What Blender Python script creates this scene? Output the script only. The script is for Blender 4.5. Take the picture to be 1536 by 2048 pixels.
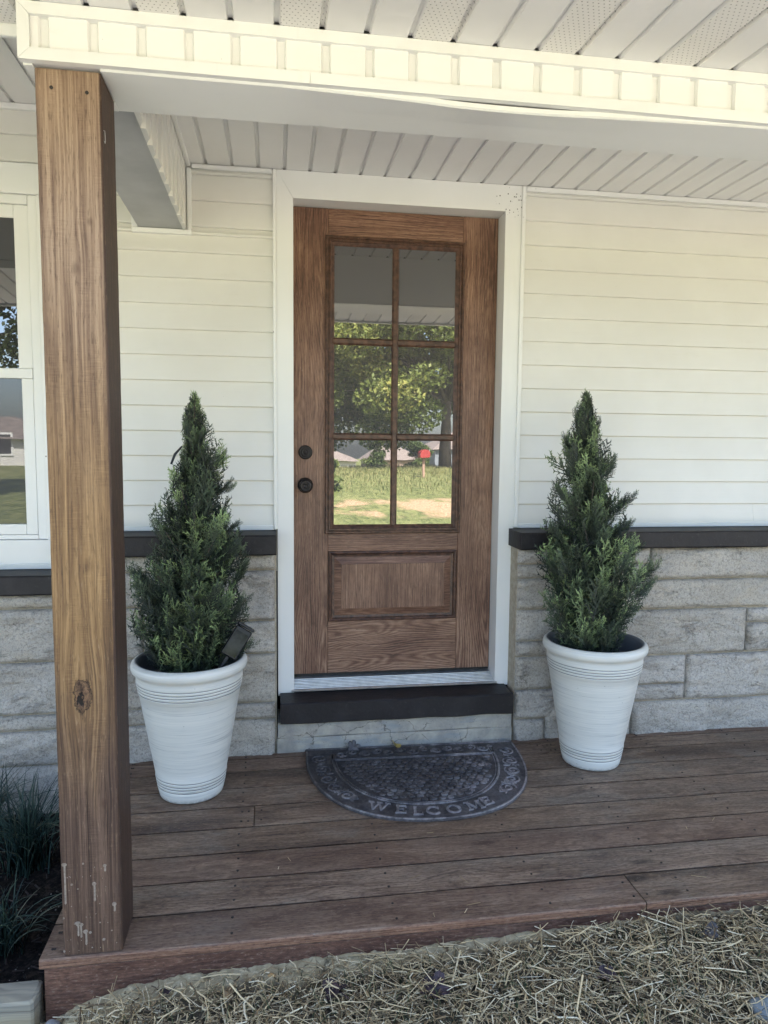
import bpy, math, random
import numpy as np
from mathutils import Vector, Matrix, noise as mnoise

for _o in list(bpy.data.objects):
    bpy.data.objects.remove(_o)
SC = bpy.context.scene
COL = SC.collection

# ------------------------------------------------------------------ camera
CAM_LOC = Vector((-0.0834, -3.0126, 1.275))
YAW, PITCH, ROLL = 0.1544, -0.0897, 0.0094
_f = Vector((math.sin(YAW) * math.cos(PITCH), math.cos(YAW) * math.cos(PITCH), math.sin(PITCH)))
_r = Vector((math.cos(YAW), -math.sin(YAW), 0))
_u = _r.cross(_f)
_R = _r * math.cos(ROLL) + _u * math.sin(ROLL)
_U = _u * math.cos(ROLL) - _r * math.sin(ROLL)
cam_d = bpy.data.cameras.new('camera')
cam_d.sensor_fit = 'VERTICAL'
cam_d.sensor_height = 24.0
cam_d.sensor_width = 18.0
cam_d.lens = 24.0 * 1420.0 / 2048.0
cam_d.clip_start = 0.02
cam_d.clip_end = 2000
cam = bpy.data.objects.new('camera', cam_d)
M4 = Matrix(((_R.x, _U.x, -_f.x, CAM_LOC.x), (_R.y, _U.y, -_f.y, CAM_LOC.y), (_R.z, _U.z, -_f.z, CAM_LOC.z), (0, 0, 0, 1)))
cam.matrix_world = M4
COL.objects.link(cam)
SC.camera = cam

# ------------------------------------------------------------------ sky, sun, exposure
SUN_EL, SUN_AZ = math.radians(52), math.radians(12)      # sun stands behind the house (+y), a little to the right
world = bpy.data.worlds.new('World')
SC.world = world
world.use_nodes = True
wn = world.node_tree
wn.nodes.clear()
wo = wn.nodes.new('ShaderNodeOutputWorld')
wb = wn.nodes.new('ShaderNodeBackground')
ws = wn.nodes.new('ShaderNodeTexSky')
ws.sky_type = 'NISHITA'
ws.sun_disc = False
ws.sun_elevation = SUN_EL
ws.sun_rotation = SUN_AZ
ws.dust_density = 3.0
ws.air_density = 0.8
ws.ozone_density = 0.6
wb.inputs[1].default_value = 0.115
wn.links.new(ws.outputs[0], wb.inputs[0])
wn.links.new(wb.outputs[0], wo.inputs[0])
sun_d = bpy.data.lights.new('sun', 'SUN')
sun_d.energy = 4.6
sun_d.angle = math.radians(0.55)
sun_d.color = (1.0, 0.965, 0.91)
sun = bpy.data.objects.new('sun', sun_d)
sd = Vector((math.sin(SUN_AZ) * math.cos(SUN_EL), math.cos(SUN_AZ) * math.cos(SUN_EL), math.sin(SUN_EL)))
sun.rotation_euler = sd.to_track_quat('Z', 'Y').to_euler()
sun.location = sd * 60
COL.objects.link(sun)
SC.render.engine = 'CYCLES'
SC.view_settings.view_transform = 'Standard'
SC.view_settings.look = 'None'
SC.view_settings.gamma = 1
SC.view_settings.exposure = 3.03
try:
    SC.cycles.use_denoising = True
    SC.cycles.denoiser = 'OPENIMAGEDENOISE'
    SC.cycles.max_bounces = 5
    SC.cycles.use_adaptive_sampling = True
    SC.cycles.adaptive_threshold = 0.012
    SC.cycles.diffuse_bounces = 3
    SC.cycles.sample_clamp_indirect = 6
    SC.cycles.caustics_reflective = False
    SC.cycles.caustics_refractive = False
except Exception:
    pass

rnd = random.Random(7)
def lin(r, g, b):
    f = lambda c: (c / 12.92 if c <= 0.04045 else ((c + 0.055) / 1.055) ** 2.4)
    return (f(r / 255), f(g / 255), f(b / 255), 1)

# ------------------------------------------------------------------ node helpers
class N:
    def __init__(s, m, sk): s.m, s.s = m, sk
    def __add__(s, o): return s.m.math('ADD', s, o)
    __radd__ = __add__
    def __sub__(s, o): return s.m.math('SUBTRACT', s, o)
    def __rsub__(s, o): return s.m.math('SUBTRACT', o, s)
    def __mul__(s, o): return s.m.math('MULTIPLY', s, o)
    __rmul__ = __mul__
    def __truediv__(s, o): return s.m.math('DIVIDE', s, o)
    def f(s, op, *a): return s.m.math(op, s, *a)
    def clamp(s):
        r = s.m.math('ADD', s, 0.0); r.s.node.use_clamp = True; return r
    def step(s, a, b):          # smoothstep a..b -> 0..1
        n = s.m.nt.nodes.new('ShaderNodeMapRange'); n.interpolation_type = 'SMOOTHSTEP'
        s.m.put(n.inputs[0], s); n.inputs[1].default_value = a; n.inputs[2].default_value = b
        return N(s.m, n.outputs[0])

class Mat:
    def __init__(s, name):
        s.mat = bpy.data.materials.new(name); s.mat.use_nodes = True
        s.nt = s.mat.node_tree; s.nt.nodes.clear()
        s.o = s.nt.nodes.new('ShaderNodeOutputMaterial')
        s.p = s.nt.nodes.new('ShaderNodeBsdfPrincipled')
        s.nt.links.new(s.p.outputs[0], s.o.inputs[0])
        s._tc = None
    def put(s, inp, v):
        if isinstance(v, N): s.nt.links.new(v.s, inp)
        elif isinstance(v, (tuple, list)) and len(v) == 3 and inp.type == 'RGBA': inp.default_value = (*v, 1)
        else: inp.default_value = v
    def math(s, op, *a):
        n = s.nt.nodes.new('ShaderNodeMath'); n.operation = op
        for i, v in enumerate(a): s.put(n.inputs[i], v)
        return N(s, n.outputs[0])
    def co(s, kind='Object'):
        if s._tc is None: s._tc = s.nt.nodes.new('ShaderNodeTexCoord')
        return N(s, s._tc.outputs[kind])
    def rand(s):
        n = s.nt.nodes.new('ShaderNodeObjectInfo'); return N(s, n.outputs['Random'])
    def sep(s, v):
        n = s.nt.nodes.new('ShaderNodeSeparateXYZ'); s.put(n.inputs[0], v)
        return [N(s, n.outputs[i]) for i in range(3)]
    def vec(s, x, y, z):
        n = s.nt.nodes.new('ShaderNodeCombineXYZ')
        for i, v in enumerate((x, y, z)): s.put(n.inputs[i], v)
        return N(s, n.outputs[0])
    def noise(s, v, scale=1.0, detail=4.0, rough=0.55, dist=0.0):
        n = s.nt.nodes.new('ShaderNodeTexNoise'); s.put(n.inputs['Vector'], v)
        n.inputs['Scale'].default_value = scale; n.inputs['Detail'].default_value = detail
        n.inputs['Roughness'].default_value = rough; n.inputs['Distortion'].default_value = dist
        return N(s, n.outputs[0])
    def voro(s, v, scale, feat='F1', out=0, rnd_=1.0):
        n = s.nt.nodes.new('ShaderNodeTexVoronoi'); n.feature = feat; s.put(n.inputs['Vector'], v)
        n.inputs['Scale'].default_value = scale
        if 'Randomness' in n.inputs: n.inputs['Randomness'].default_value = rnd_
        return N(s, n.outputs[out])
    def ramp(s, fac, stops):
        n = s.nt.nodes.new('ShaderNodeValToRGB'); s.put(n.inputs[0], fac)
        e = n.color_ramp.elements
        while len(e) < len(stops): e.new(0.5)
        for i, (p, c) in enumerate(stops):
            e[i].position = p; e[i].color = c if len(c) == 4 else (*c, 1)
        return N(s, n.outputs[0])
    def mix(s, fac, a, b, mode='MIX'):
        n = s.nt.nodes.new('ShaderNodeMix'); n.data_type = 'RGBA'; n.blend_type = mode
        s.put(n.inputs[0], fac); s.put(n.inputs[6], a); s.put(n.inputs[7], b)
        return N(s, n.outputs[2])
    def attr(s, name, out=0):
        n = s.nt.nodes.new('ShaderNodeAttribute'); n.attribute_name = name
        return N(s, n.outputs[out])
    def bump(s, h, strength=0.3, dist=0.01, prev=None):
        n = s.nt.nodes.new('ShaderNodeBump'); s.put(n.inputs['Height'], h)
        n.inputs['Strength'].default_value = strength; n.inputs['Distance'].default_value = dist
        if prev is not None: s.put(n.inputs['Normal'], prev)
        return N(s, n.outputs[0])
    def out(s, color, rough=0.5, normal=None, metal=0.0, spec=0.5, trans=None):
        s.put(s.p.inputs['Base Color'], color); s.put(s.p.inputs['Roughness'], rough)
        s.put(s.p.inputs['Metallic'], metal); s.put(s.p.inputs['Specular IOR Level'], spec)
        if normal is not None: s.put(s.p.inputs['Normal'], normal)
        return s.mat

# ------------------------------------------------------------------ mesh helpers
class MB:
    def __init__(s): s.v, s.f = [], []
    def add(s, vs, fs):
        b = len(s.v); s.v += [tuple(v) for v in vs]; s.f += [tuple(b + i for i in f) for f in fs]; return s
    def box(s, x0, x1, y0, y1, z0, z1):
        return s.add([(x0, y0, z0), (x1, y0, z0), (x1, y1, z0), (x0, y1, z0), (x0, y0, z1), (x1, y0, z1), (x1, y1, z1), (x0, y1, z1)],
                     [(0, 3, 2, 1), (4, 5, 6, 7), (0, 1, 5, 4), (1, 2, 6, 5), (2, 3, 7, 6), (3, 0, 4, 7)])
    def cbox(s, x0, x1, y0, y1, z0, z1, c=0.003):      # box with chamfered edges
        return s.loft([[(x0 + (c if k in (0, 3) else 0), x1 - (c if k in (0, 3) else 0), y0 + (c if k in (0, 3) else 0), y1 - (c if k in (0, 3) else 0), c, z)]
                       for k, z in enumerate((z0, z0 + c, z1 - c, z1))])
    def loft(s, secs):
        rings = []
        for (sec,) in secs:
            x0, x1, y0, y1, c, z = sec
            rings.append([(x0 + c, y0, z), (x1 - c, y0, z), (x1, y0 + c, z), (x1, y1 - c, z), (x1 - c, y1, z), (x0 + c, y1, z), (x0, y1 - c, z), (x0, y0 + c, z)])
        return s.rings(rings, True)
    def rings(s, rings, caps=True, closed=True):
        n = len(rings[0]); vs = [p for r in rings for p in r]; fs = []
        for k in range(len(rings) - 1):
            for i in range(n if closed else n - 1):
                j = (i + 1) % n
                fs.append((k * n + i, k * n + j, (k + 1) * n + j, (k + 1) * n + i))
        if caps:
            fs.append(tuple(reversed(range(n)))); fs.append(tuple((len(rings) - 1) * n + i for i in range(n)))
        return s.add(vs, fs)
    def prism(s, poly, axis, a, b):      # poly in the two other axes, extruded along axis
        def P(p, t):
            return {'x': (t, p[0], p[1]), 'y': (p[0], t, p[1]), 'z': (p[0], p[1], t)}[axis]
        n = len(poly); vs = [P(p, a) for p in poly] + [P(p, b) for p in poly]
        fs = [tuple(range(n)), tuple(reversed(range(n, 2 * n)))]
        fs += [(i, i + n, (i + 1) % n + n, (i + 1) % n) for i in range(n)]
        return s.add(vs, fs)
    def lathe(s, prof, seg=48, c=(0, 0, 0)):
        rings = [[(c[0] + r * math.cos(2 * math.pi * i / seg), c[1] + r * math.sin(2 * math.pi * i / seg), c[2] + z) for i in range(seg)] for r, z in prof]
        return s.rings(rings, False)
    def disc_y(s, cx, cz, prof, seg=24):     # lathe round the y axis: prof = (radius, y)
        rings = [[(cx + r * math.cos(2 * math.pi * i / seg), y, cz + r * math.sin(2 * math.pi * i / seg)) for i in range(seg)] for r, y in prof]
        return s.rings(rings, True)
    def tube(s, pts, rad, seg=7):
        pts = [Vector(p) for p in pts]; rings = []
        up = Vector((0.31, 0.11, 0.94))
        for k, p in enumerate(pts):
            d = (pts[min(k + 1, len(pts) - 1)] - pts[max(k - 1, 0)]).normalized()
            a = d.cross(up)
            if a.length < 1e-3: a = d.cross(Vector((1, 0, 0)))
            a.normalize(); b = d.cross(a)
            r = rad[k] if isinstance(rad, (list, tuple)) else rad
            rings.append([tuple(p + a * (r * math.cos(2 * math.pi * i / seg)) + b * (r * math.sin(2 * math.pi * i / seg))) for i in range(seg)])
        return s.rings(rings, True)
    def build(s, name, mat, parent=None, smooth=False, fix=True):
        me = bpy.data.meshes.new(name)
        me.from_pydata(s.v, [], s.f)
        if fix:
            import bmesh
            bm = bmesh.new(); bm.from_mesh(me); bmesh.ops.recalc_face_normals(bm, faces=bm.faces); bm.to_mesh(me); bm.free()
        me.update()
        if smooth: me.polygons.foreach_set('use_smooth', [True] * len(me.polygons))
        return link(name, me, mat, parent)

def np_mesh(name, V, F, mat, parent=None, smooth=False, attrs=None):
    V = np.asarray(V, np.float32); F = np.asarray(F, np.int32)
    me = bpy.data.meshes.new(name)
    me.vertices.add(len(V)); me.vertices.foreach_set('co', V.ravel())
    k = F.shape[1]
    me.loops.add(F.size); me.loops.foreach_set('vertex_index', F.ravel())
    me.polygons.add(len(F)); me.polygons.foreach_set('loop_start', np.arange(len(F), dtype=np.int32) * k)
    me.update(calc_edges=True)
    if smooth: me.polygons.foreach_set('use_smooth', np.ones(len(F), bool))
    for an, av in (attrs or {}).items():
        a = me.attributes.new(an, 'FLOAT', 'POINT'); a.data.foreach_set('value', np.asarray(av, np.float32))
    me.validate()
    return link(name, me, mat, parent)

def link(name, me, mat, parent=None):
    o = bpy.data.objects.new(name, me)
    if mat is not None and not me.materials: me.materials.append(mat)
    COL.objects.link(o)
    if parent is not None: attach(o, parent)
    return o
def world_loc(o):
    p = Vector((0, 0, 0))
    while o is not None and o.type == 'EMPTY':
        p += o.location; o = o.parent
    return p
def attach(o, parent):
    o.parent = parent
    root = parent
    while root.parent is not None: root = root.parent
    if parent.type == 'EMPTY': o.matrix_parent_inverse = Matrix.Translation(-parent.location)
    # a mesh part keeps the same mesh space as its own parts, so no inverse is needed below it
def tag(o, label=None, cat=None, group=None, kind=None):
    if label: o['label'] = label
    if cat: o['category'] = cat
    if group: o['group'] = group
    if kind: o['kind'] = kind
    return o
def thing(name, loc, label, cat, group=None):
    o = bpy.data.objects.new(name, None); o.empty_display_size = 0.1; o.location = loc
    COL.objects.link(o); return tag(o, label, cat, group)
def box(name, mat, parent, *d, c=None):
    m = MB()
    if c: m.cbox(*d, c=c)
    else: m.box(*d)
    return m.build(name, mat, parent)
def nz(x, y=0.0, z=0.0): return mnoise.noise(Vector((x, y, z)))

# ------------------------------------------------------------------ materials
def m_vinyl(name, c1, c2, rough=0.42, grain=True):
    m = Mat(name); v = m.co(); x, y, z = m.sep(v)
    r = m.rand()
    big = m.noise(v, 2.3, 4, 0.6)
    col = m.mix(big.step(0.35, 0.7), c1, c2)
    dirt = m.noise(m.vec(x * 3.0, y * 3.0, z * 14.0 + r * 9.0), 2.0, 6, 0.7).step(0.56, 0.8)
    col = m.mix(dirt * 0.10, col, (0.42, 0.38, 0.30, 1))
    speck = m.voro(v, 23.0).step(0.0, 0.035)
    col = m.mix((1.0 - speck) * 0.55, col, (0.10, 0.08, 0.06, 1))
    g = m.noise(m.vec(x * 6.0, y * 30.0, z * 130.0), 1.0, 3, 0.6) if grain else m.noise(v, 40, 3)
    w = m.noise(v, 3.0, 2)
    return m.out(col, rough, m.bump(w, 0.10, 0.02, m.bump(g, 0.10, 0.002)), spec=0.4)
VINYL = m_vinyl('vinyl_siding_cream', (0.70, 0.695, 0.655, 1), (0.74, 0.738, 0.70, 1))
SOFFIT = m_vinyl('vinyl_soffit_white', (0.80, 0.80, 0.785, 1), (0.835, 0.835, 0.825, 1), 0.5, False)

def m_vent():
    m = Mat('vinyl_soffit_perforated'); x, y, z = m.sep(m.co())
    u = x / 0.0125; w = y / 0.0125
    row = w.f('FLOOR'); uu = u + row * 0.5
    fu = uu.f('FRACT') - 0.5; fw = w.f('FRACT') - 0.5
    d = (fu * fu + fw * fw).f('SQRT')
    hole = 1.0 - d.step(0.08, 0.17)
    return m.out(m.mix(hole, (0.80, 0.79, 0.76, 1), (0.30, 0.29, 0.28, 1)), 0.5, m.bump(1.0 - hole, 0.4, 0.002), spec=0.3)
VENT = m_vent()

def m_trim():
    m = Mat('white_trim_coil'); v = m.co(); x, y, z = m.sep(v)
    col = m.mix(m.noise(v, 2.0, 4).step(0.35, 0.7), (0.765, 0.775, 0.755, 1), (0.805, 0.815, 0.805, 1))
    # insect specks left at the upper right corner of the door casing
    dx = x - 0.965; dz = z - 2.352
    near = 1.0 - (dx * dx + dz * dz * 1.6).f('SQRT').step(0.02, 0.15)
    dots = (1.0 - m.voro(v, 78.0).step(0.14, 0.28)) * m.voro(v, 78.0, out=1).f('GREATER_THAN', 0.42)
    col = m.mix((dots * near.step(0.05, 0.4)).clamp(), col, (0.05, 0.045, 0.04, 1))
    nail = 1.0 - m.voro(v, 4.2).step(0.008, 0.02)
    col = m.mix(nail * 0.8, col, (0.12, 0.11, 0.1, 1))
    streak = m.noise(m.vec(x * 22.0, y * 22.0, z * 1.3), 1.0, 5, 0.7).step(0.58, 0.8)
    col = m.mix(streak * 0.10, col, (0.45, 0.42, 0.36, 1))
    return m.out(col, 0.38, m.bump(m.noise(m.vec(x * 5.0, y * 5.0, z * 2.0), 1.6, 3), 0.15, 0.01), spec=0.45)
TRIM = m_trim()

def m_paint_black():
    m = Mat('black_painted_stone'); v = m.co(); x, y, z = m.sep(v)
    n = m.noise(v, 9, 6, 0.65)
    col = m.mix(n.step(0.4, 0.75), (0.011, 0.0095, 0.011, 1), (0.022, 0.0195, 0.022, 1))
    dust = m.noise(v, 55, 5, 0.7).step(0.57, 0.78)
    col = m.mix(dust * 0.22, col, (0.16, 0.15, 0.145, 1))
    chip = m.noise(m.vec(x * 1.0, y, z * 2.0), 16, 7, 0.72).step(0.70, 0.74)
    col = m.mix(chip * 0.55, col, (0.33, 0.31, 0.28, 1))
    return m.out(col, 0.55, m.bump(m.noise(v, 70, 5, 0.6), 0.35, 0.004, m.bump(n, 0.3, 0.01)), spec=0.4)
BLACK = m_paint_black()

def m_stone():
    m = Mat('split_limestone'); r = m.rand(); v0 = m.co(); x, y, z = m.sep(v0)
    v = m.vec(x + r * 13.0, y, z + r * 7.0)
    vs = m.vec(x * 0.55 + r * 13.0, y, z + r * 7.0)
    a = m.noise(v, 5.0, 5, 0.6)
    base = m.mix(a.step(0.3, 0.7), (0.45, 0.42, 0.38, 1), (0.60, 0.565, 0.51, 1))
    base = m.mix(r * 0.55, base, (0.50, 0.455, 0.375, 1))
    tan = m.noise(vs, 7.0, 4, 0.6).step(0.58, 0.8)
    base = m.mix(tan * 0.5, base, (0.52, 0.43, 0.30, 1))
    fine = m.noise(v, 260, 3, 0.7)
    base = m.mix(fine.step(0.36, 0.5), m.mix(0.5, base, (0.16, 0.15, 0.14, 1)), base)
    mid_ = m.noise(v, 95, 5, 0.72)
    base = m.mix((1.0 - mid_.step(0.36, 0.5)) * 0.55, base, (0.20, 0.19, 0.175, 1))
    base = m.mix(mid_.step(0.56, 0.7) * 0.35, base, (0.66, 0.63, 0.58, 1))
    crev = (1.0 - (m.noise(m.vec(x * 9.0 + r * 31.0, y, z * 17.0 + r * 11.0), 1.0, 5, 0.6) - 0.5).f('ABSOLUTE').step(0.0, 0.014)) * m.noise(v, 11, 3).step(0.48, 0.62)
    base = m.mix(crev * 0.6, base, (0.13, 0.12, 0.11, 1))
    pale_fleck = m.noise(vs, 30.0, 6, 0.75).step(0.67, 0.74)
    base = m.mix(pale_fleck * 0.55, base, (0.78, 0.76, 0.71, 1))  # random pale flecks in the limestone
    ridge = m.noise(m.vec(x * 4.5 + r * 50.0, y * 4.0, z * 8.0 + r * 30.0), 1.0, 8, 0.62, 0.45)
    lip = 1.0 - (ridge - 0.5).f('ABSOLUTE').step(0.0, 0.010)
    base = m.mix(lip * m.noise(v, 7, 3).step(0.54, 0.64) * 0.45, base, (0.13, 0.12, 0.11, 1))
    ridge = ridge + (ridge.step(0.48, 0.52)) * 0.10 * m.noise(v, 7, 3).step(0.45, 0.62)
    b = m.bump(fine, 0.6, 0.003, m.bump(m.noise(v, 30, 6, 0.68), 0.8, 0.012, m.bump(ridge, 0.9, 0.05)))
    return m.out(base, 0.85, b, spec=0.25)
STONE = m_stone()

def m_mortar():
    m = Mat('sandy_mortar'); v = m.co()
    c = m.mix(m.noise(v, 40, 5, 0.7).step(0.35, 0.7), (0.36, 0.315, 0.24, 1), (0.48, 0.43, 0.345, 1))
    c = m.mix((1.0 - m.voro(v, 190).step(0.1, 0.3)) * 0.6, c, (0.07, 0.06, 0.05, 1))
    return m.out(c, 0.9, m.bump(m.noise(v, 180, 4, 0.7), 0.6, 0.004), spec=0.2)
MORTAR = m_mortar()

def m_concrete():
    m = Mat('cracked_concrete'); v = m.co(); x, y, z = m.sep(v)
    c = m.mix(m.noise(v, 12, 6, 0.65).step(0.3, 0.7), (0.27, 0.26, 0.235, 1), (0.44, 0.41, 0.35, 1))
    blue = m.noise(m.vec(x * 0.5, y, z * 2.0), 9, 4).step(0.5, 0.66)
    c = m.mix(blue * 0.55, c, (0.23, 0.27, 0.30, 1))
    w = m.vec(x + m.noise(v, 22, 5) * 0.10, y, z * 1.2 + m.noise(v, 17, 5) * 0.10)
    crack = (1.0 - m.voro(w, 6.0, 'DISTANCE_TO_EDGE').step(0.004, 0.016)) * m.noise(v, 6, 2).step(0.47, 0.53)
    pits = 1.0 - m.voro(v, 120).step(0.1, 0.28)
    c = m.mix((crack * m.noise(v, 40, 3).step(0.3, 0.6) * 0.7).clamp(), c, (0.07, 0.062, 0.055, 1))
    c = m.mix(pits * m.noise(v, 20, 3).step(0.5, 0.62) * 0.7, c, (0.09, 0.08, 0.07, 1))
    return m.out(c, 0.9, m.bump(m.noise(v, 90, 6, 0.7) - crack * 0.8, 0.6, 0.006), spec=0.2)
CONC = m_concrete()

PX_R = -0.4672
def m_post():
    m = Mat('stained_cedar_post'); x, y, z = m.sep(m.co())
    # grain flows round the knots: shift the across-grain coordinate near each of them
    knots = [(-0.546, 0.67, 0.030, 0.10, 0.036), (-0.526, 0.989, 0.018, 0.06, 0.012), (-0.533, 1.677, 0.016, 0.07, 0.011), (-0.503, 0.392, 0.014, 0.05, 0.012), (-0.500, 1.783, 0.010, 0.03, 0.006)]
    w = x + y * 0.93
    xs = w
    dark = None
    wob = m.noise(m.vec(x * 6.0, y * 6.0, z * 3.0), 1.0, 3) - 0.5
    yc = -1.2405 * 0.93
    g0 = m.noise(m.vec(w * 190.0, 1.0, z * 45.0), 1.0, 4, 0.65)
    for kx, kz, sx, sz, amp in knots:
        dx = (w - (kx + yc)) / sx; dz = (z - kz + wob * 0.03) / sz
        r2 = dx * dx + dz * dz
        e = (r2 * -0.5).f('EXPONENT')
        xs = xs - e * dx * (amp * 0.62)
        rr = (dx * dx * 2.6 + (dz * sz / sx) * (dz * sz / sx) * 1.1).f('SQRT') + wob * 0.5
        k = 1.0 - (rr + (g0 - 0.5) * 1.6).step(0.2, 1.4)
        dark = k if dark is None else dark.f('MAXIMUM', k)
    g1 = m.noise(m.vec(xs * 75.0, 0.0, z * 0.9), 1.0, 3, 0.5)
    g2 = m.noise(m.vec(xs * 240.0, 3.0, z * 2.5), 1.0, 4, 0.7)
    saw = (m.noise(m.vec(x * 30.0, y * 30.0, z * 330.0), 1.0, 3, 0.6) - 0.5) * m.noise(m.vec(x * 25.0, y * 25.0, z * 6.0), 1.0, 3).step(0.42, 0.66) + 0.5
    patch = m.noise(m.vec(x * 14.0, y * 14.0, z * 1.7), 1.0, 4, 0.6)
    t = g1 * 0.46 + g2 * 0.72 - 0.13 + (saw - 0.5) * 0.22 + (patch - 0.5) * 0.40
    gold = m.ramp(t.clamp(), [(0.28, lin(76, 56, 39)), (0.42, lin(112, 85, 57)), (0.52, lin(140, 110, 73)), (0.66, lin(165, 134, 94))])
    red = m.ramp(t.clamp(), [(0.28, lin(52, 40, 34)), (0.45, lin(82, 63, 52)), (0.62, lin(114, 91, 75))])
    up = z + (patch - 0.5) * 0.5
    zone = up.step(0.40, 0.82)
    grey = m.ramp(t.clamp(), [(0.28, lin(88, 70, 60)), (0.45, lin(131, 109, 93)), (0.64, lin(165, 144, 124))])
    gold = m.mix(up.step(1.0, 1.9) * 0.85, gold, grey)  # upper wood greyed and paled: lens haze put into the colour
    side_shade = x.step(PX_R - 0.006, PX_R - 0.002)  # mask of the side face, its shade painted as darker wood
    col = m.mix(zone * (1.0 - side_shade), red, gold)
    col = m.mix(side_shade * 0.62, col, lin(50, 38, 34))
    crack = (1.0 - m.noise(m.vec(xs * 46.0, 9.0, z * 0.45), 1.0, 2).f('SUBTRACT', 0.5).f('ABSOLUTE').step(0.0, 0.010)) * m.noise(m.vec(x * 5.0, y * 5.0, z * 2.2), 1.0, 2).step(0.54, 0.64)
    col = m.mix(crack * 0.75, col, lin(38, 26, 20))
    dash = m.noise(m.vec(xs * 230.0, 5.0, z * 22.0), 1.0, 3, 0.7)
    col = m.mix((1.0 - dash.step(0.33, 0.47)) * 0.5, col, lin(62, 44, 32))
    col = m.mix(dash.step(0.57, 0.72) * 0.3, col, lin(186, 160, 126))
    col = m.mix(dark * 0.42, col, lin(66, 42, 29))
    # open heart of the big knot
    hx = (w - (-0.551 + yc)) / 0.0125; hz = (z - 0.656) / 0.020
    hn = m.noise(m.vec(x * 110.0, y * 110.0, z * 80.0), 1.0, 4, 0.6)
    hole = 1.0 - ((hx * hx + hz * hz).f('SQRT') + (hn - 0.5) * 2.6).step(0.6, 0.95)
    ex = (w - (-0.546 + yc)) / 0.0205; ez = (z - 0.668) / 0.041
    er = (ex * ex + ez * ez).f('SQRT') + (hn - 0.5) * 1.3
    eye = 1.0 - er.step(0.7, 1.15)
    col = m.mix(eye, col, m.ramp(hn, [(0.35, lin(46, 30, 22)), (0.62, lin(122, 94, 70))]))
    ring = (1.0 - (er - 1.0).f('ABSOLUTE').step(0.03, 0.12)) * hn.step(0.35, 0.5)
    col = m.mix((hole + ring * 0.8).clamp(), col, lin(22, 14, 12))
    h = g1 * 0.5 + g2 * 0.3 + saw * 0.22 - crack * 1.2 - hole * 3.0 - ring * 1.2
    return m.out(col, 0.55, m.bump(h, 0.5, 0.003), spec=0.3)
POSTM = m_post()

def m_deck(name, tint, light, axis='x'):
    m = Mat(name); r = m.rand(); x, y, z = m.sep(m.co())
    if axis == 'x': a, b, c = x, y, z
    else: a, b, c = y, x, z
    a = a + r * 17.0; b2 = b + c + r * 5.0
    warp = m.noise(m.vec(a * 2.2, b2 * 7.0, 0.0), 1.0, 3, 0.5)
    rings = (warp * 26.0 + b2 * 60.0)
    g1 = m.noise(m.vec(a * 1.1, rings, 1.0), 1.0, 2, 0.5)
    g2 = m.noise(m.vec(a * 5.0, b2 * 330.0, 2.0), 1.0, 3, 0.6)
    blot = m.noise(m.vec(a * 2.6, b2 * 9.0, 4.0), 1.0, 6, 0.72)
    g3 = m.noise(m.vec(a * 9.0, b2 * 150.0, 7.0), 1.0, 3, 0.65)
    t = (g1 * 0.5 + g2 * 0.30 + (g3 - 0.5) * 0.42 + (blot - 0.5) * 0.75 + 0.11).clamp()
    col = m.ramp(t, [(0.22, tint[0]), (0.45, tint[1]), (0.7, tint[2])])
    r2 = (r * 7.31).f('FRACT'); r3 = (r * 13.77).f('FRACT')
    col = m.mix(r2 * 0.45 * light, col, m.mix(g2.step(0.3, 0.65), lin(58, 44, 36), lin(128, 104, 82)))
    long_ = m.noise(m.vec(a * 0.8, b2 * 3.0, 12.0), 1.0, 4, 0.6)
    col = m.mix(long_.step(0.5, 0.68) * 0.5 * light, col, m.mix(g2.step(0.35, 0.62), lin(84, 74, 66), lin(146, 134, 119)))
    col = m.mix((1.0 - long_.step(0.32, 0.46)) * 0.6 * light, col, lin(48, 37, 34))
    col = m.mix(r3 * 0.22 * light, col, lin(52, 42, 38))
    worn = m.noise(m.vec(a * 3.0, b2 * 5.0, 8.0), 1.0, 6, 0.7).step(0.52, 0.74)
    col = m.mix(worn * light, col, lin(128, 119, 107))
    nose = 1.0 - (y + (g1 - 0.5) * 0.004).step(-1.2475, -1.2445)
    col = m.mix(nose * 0.8, col, m.mix(g2.step(0.35, 0.6), lin(84, 56, 44), lin(150, 112, 88)))
    # knots
    kv = m.vec(a * 2.4, b2 * 7.0, 0.5)
    kd = m.voro(kv, 1.0); kn = 1.0 - (kd + (g2 - 0.5) * 0.03).step(0.05, 0.14)
    col = m.mix(kn * 0.75, col, lin(38, 28, 25))
    sp_ = m.noise(m.vec(a * 55.0, b2 * 170.0, 21.0), 1.0, 3, 0.75)
    col = m.mix((1.0 - sp_.step(0.34, 0.50)) * 0.55, col, lin(40, 30, 27))
    col = m.mix(sp_.step(0.54, 0.70) * 0.38, col, lin(172, 154, 136))
    col = m.mix((r2 * 5.0).f('FRACT').step(0.55, 0.9) * 0.24 * light, col, lin(112, 80, 68))
    # pale dried-mud flecks
    fl = m.noise(m.vec(a * 10.0, b2 * 26.0, 3.0), 3.0, 4, 0.7).step(0.635, 0.68) * m.noise(m.vec(a, b2 * 2.0, 6.0), 1.7, 2).step(0.52, 0.66)
    col = m.mix(fl * 0.55 * light, col, lin(168, 160, 146))
    h = g1 * 0.5 + g2 * 0.5 + blot * 0.3
    return m.out(col, 0.52, m.bump(h, 0.45, 0.003), spec=0.35)
DECKM = m_deck('weathered_deck_stain', (lin(52, 40, 34), lin(116, 94, 78), lin(174, 150, 127)), 0.9)
FASCM = m_deck('red_brown_fascia', (lin(56, 36, 30), lin(92, 64, 53), lin(126, 93, 76)), 0.12)
FASCY = m_deck('red_brown_end_board', (lin(56, 36, 30), lin(92, 64, 53), lin(126, 93, 76)), 0.12, 'y')

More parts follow.
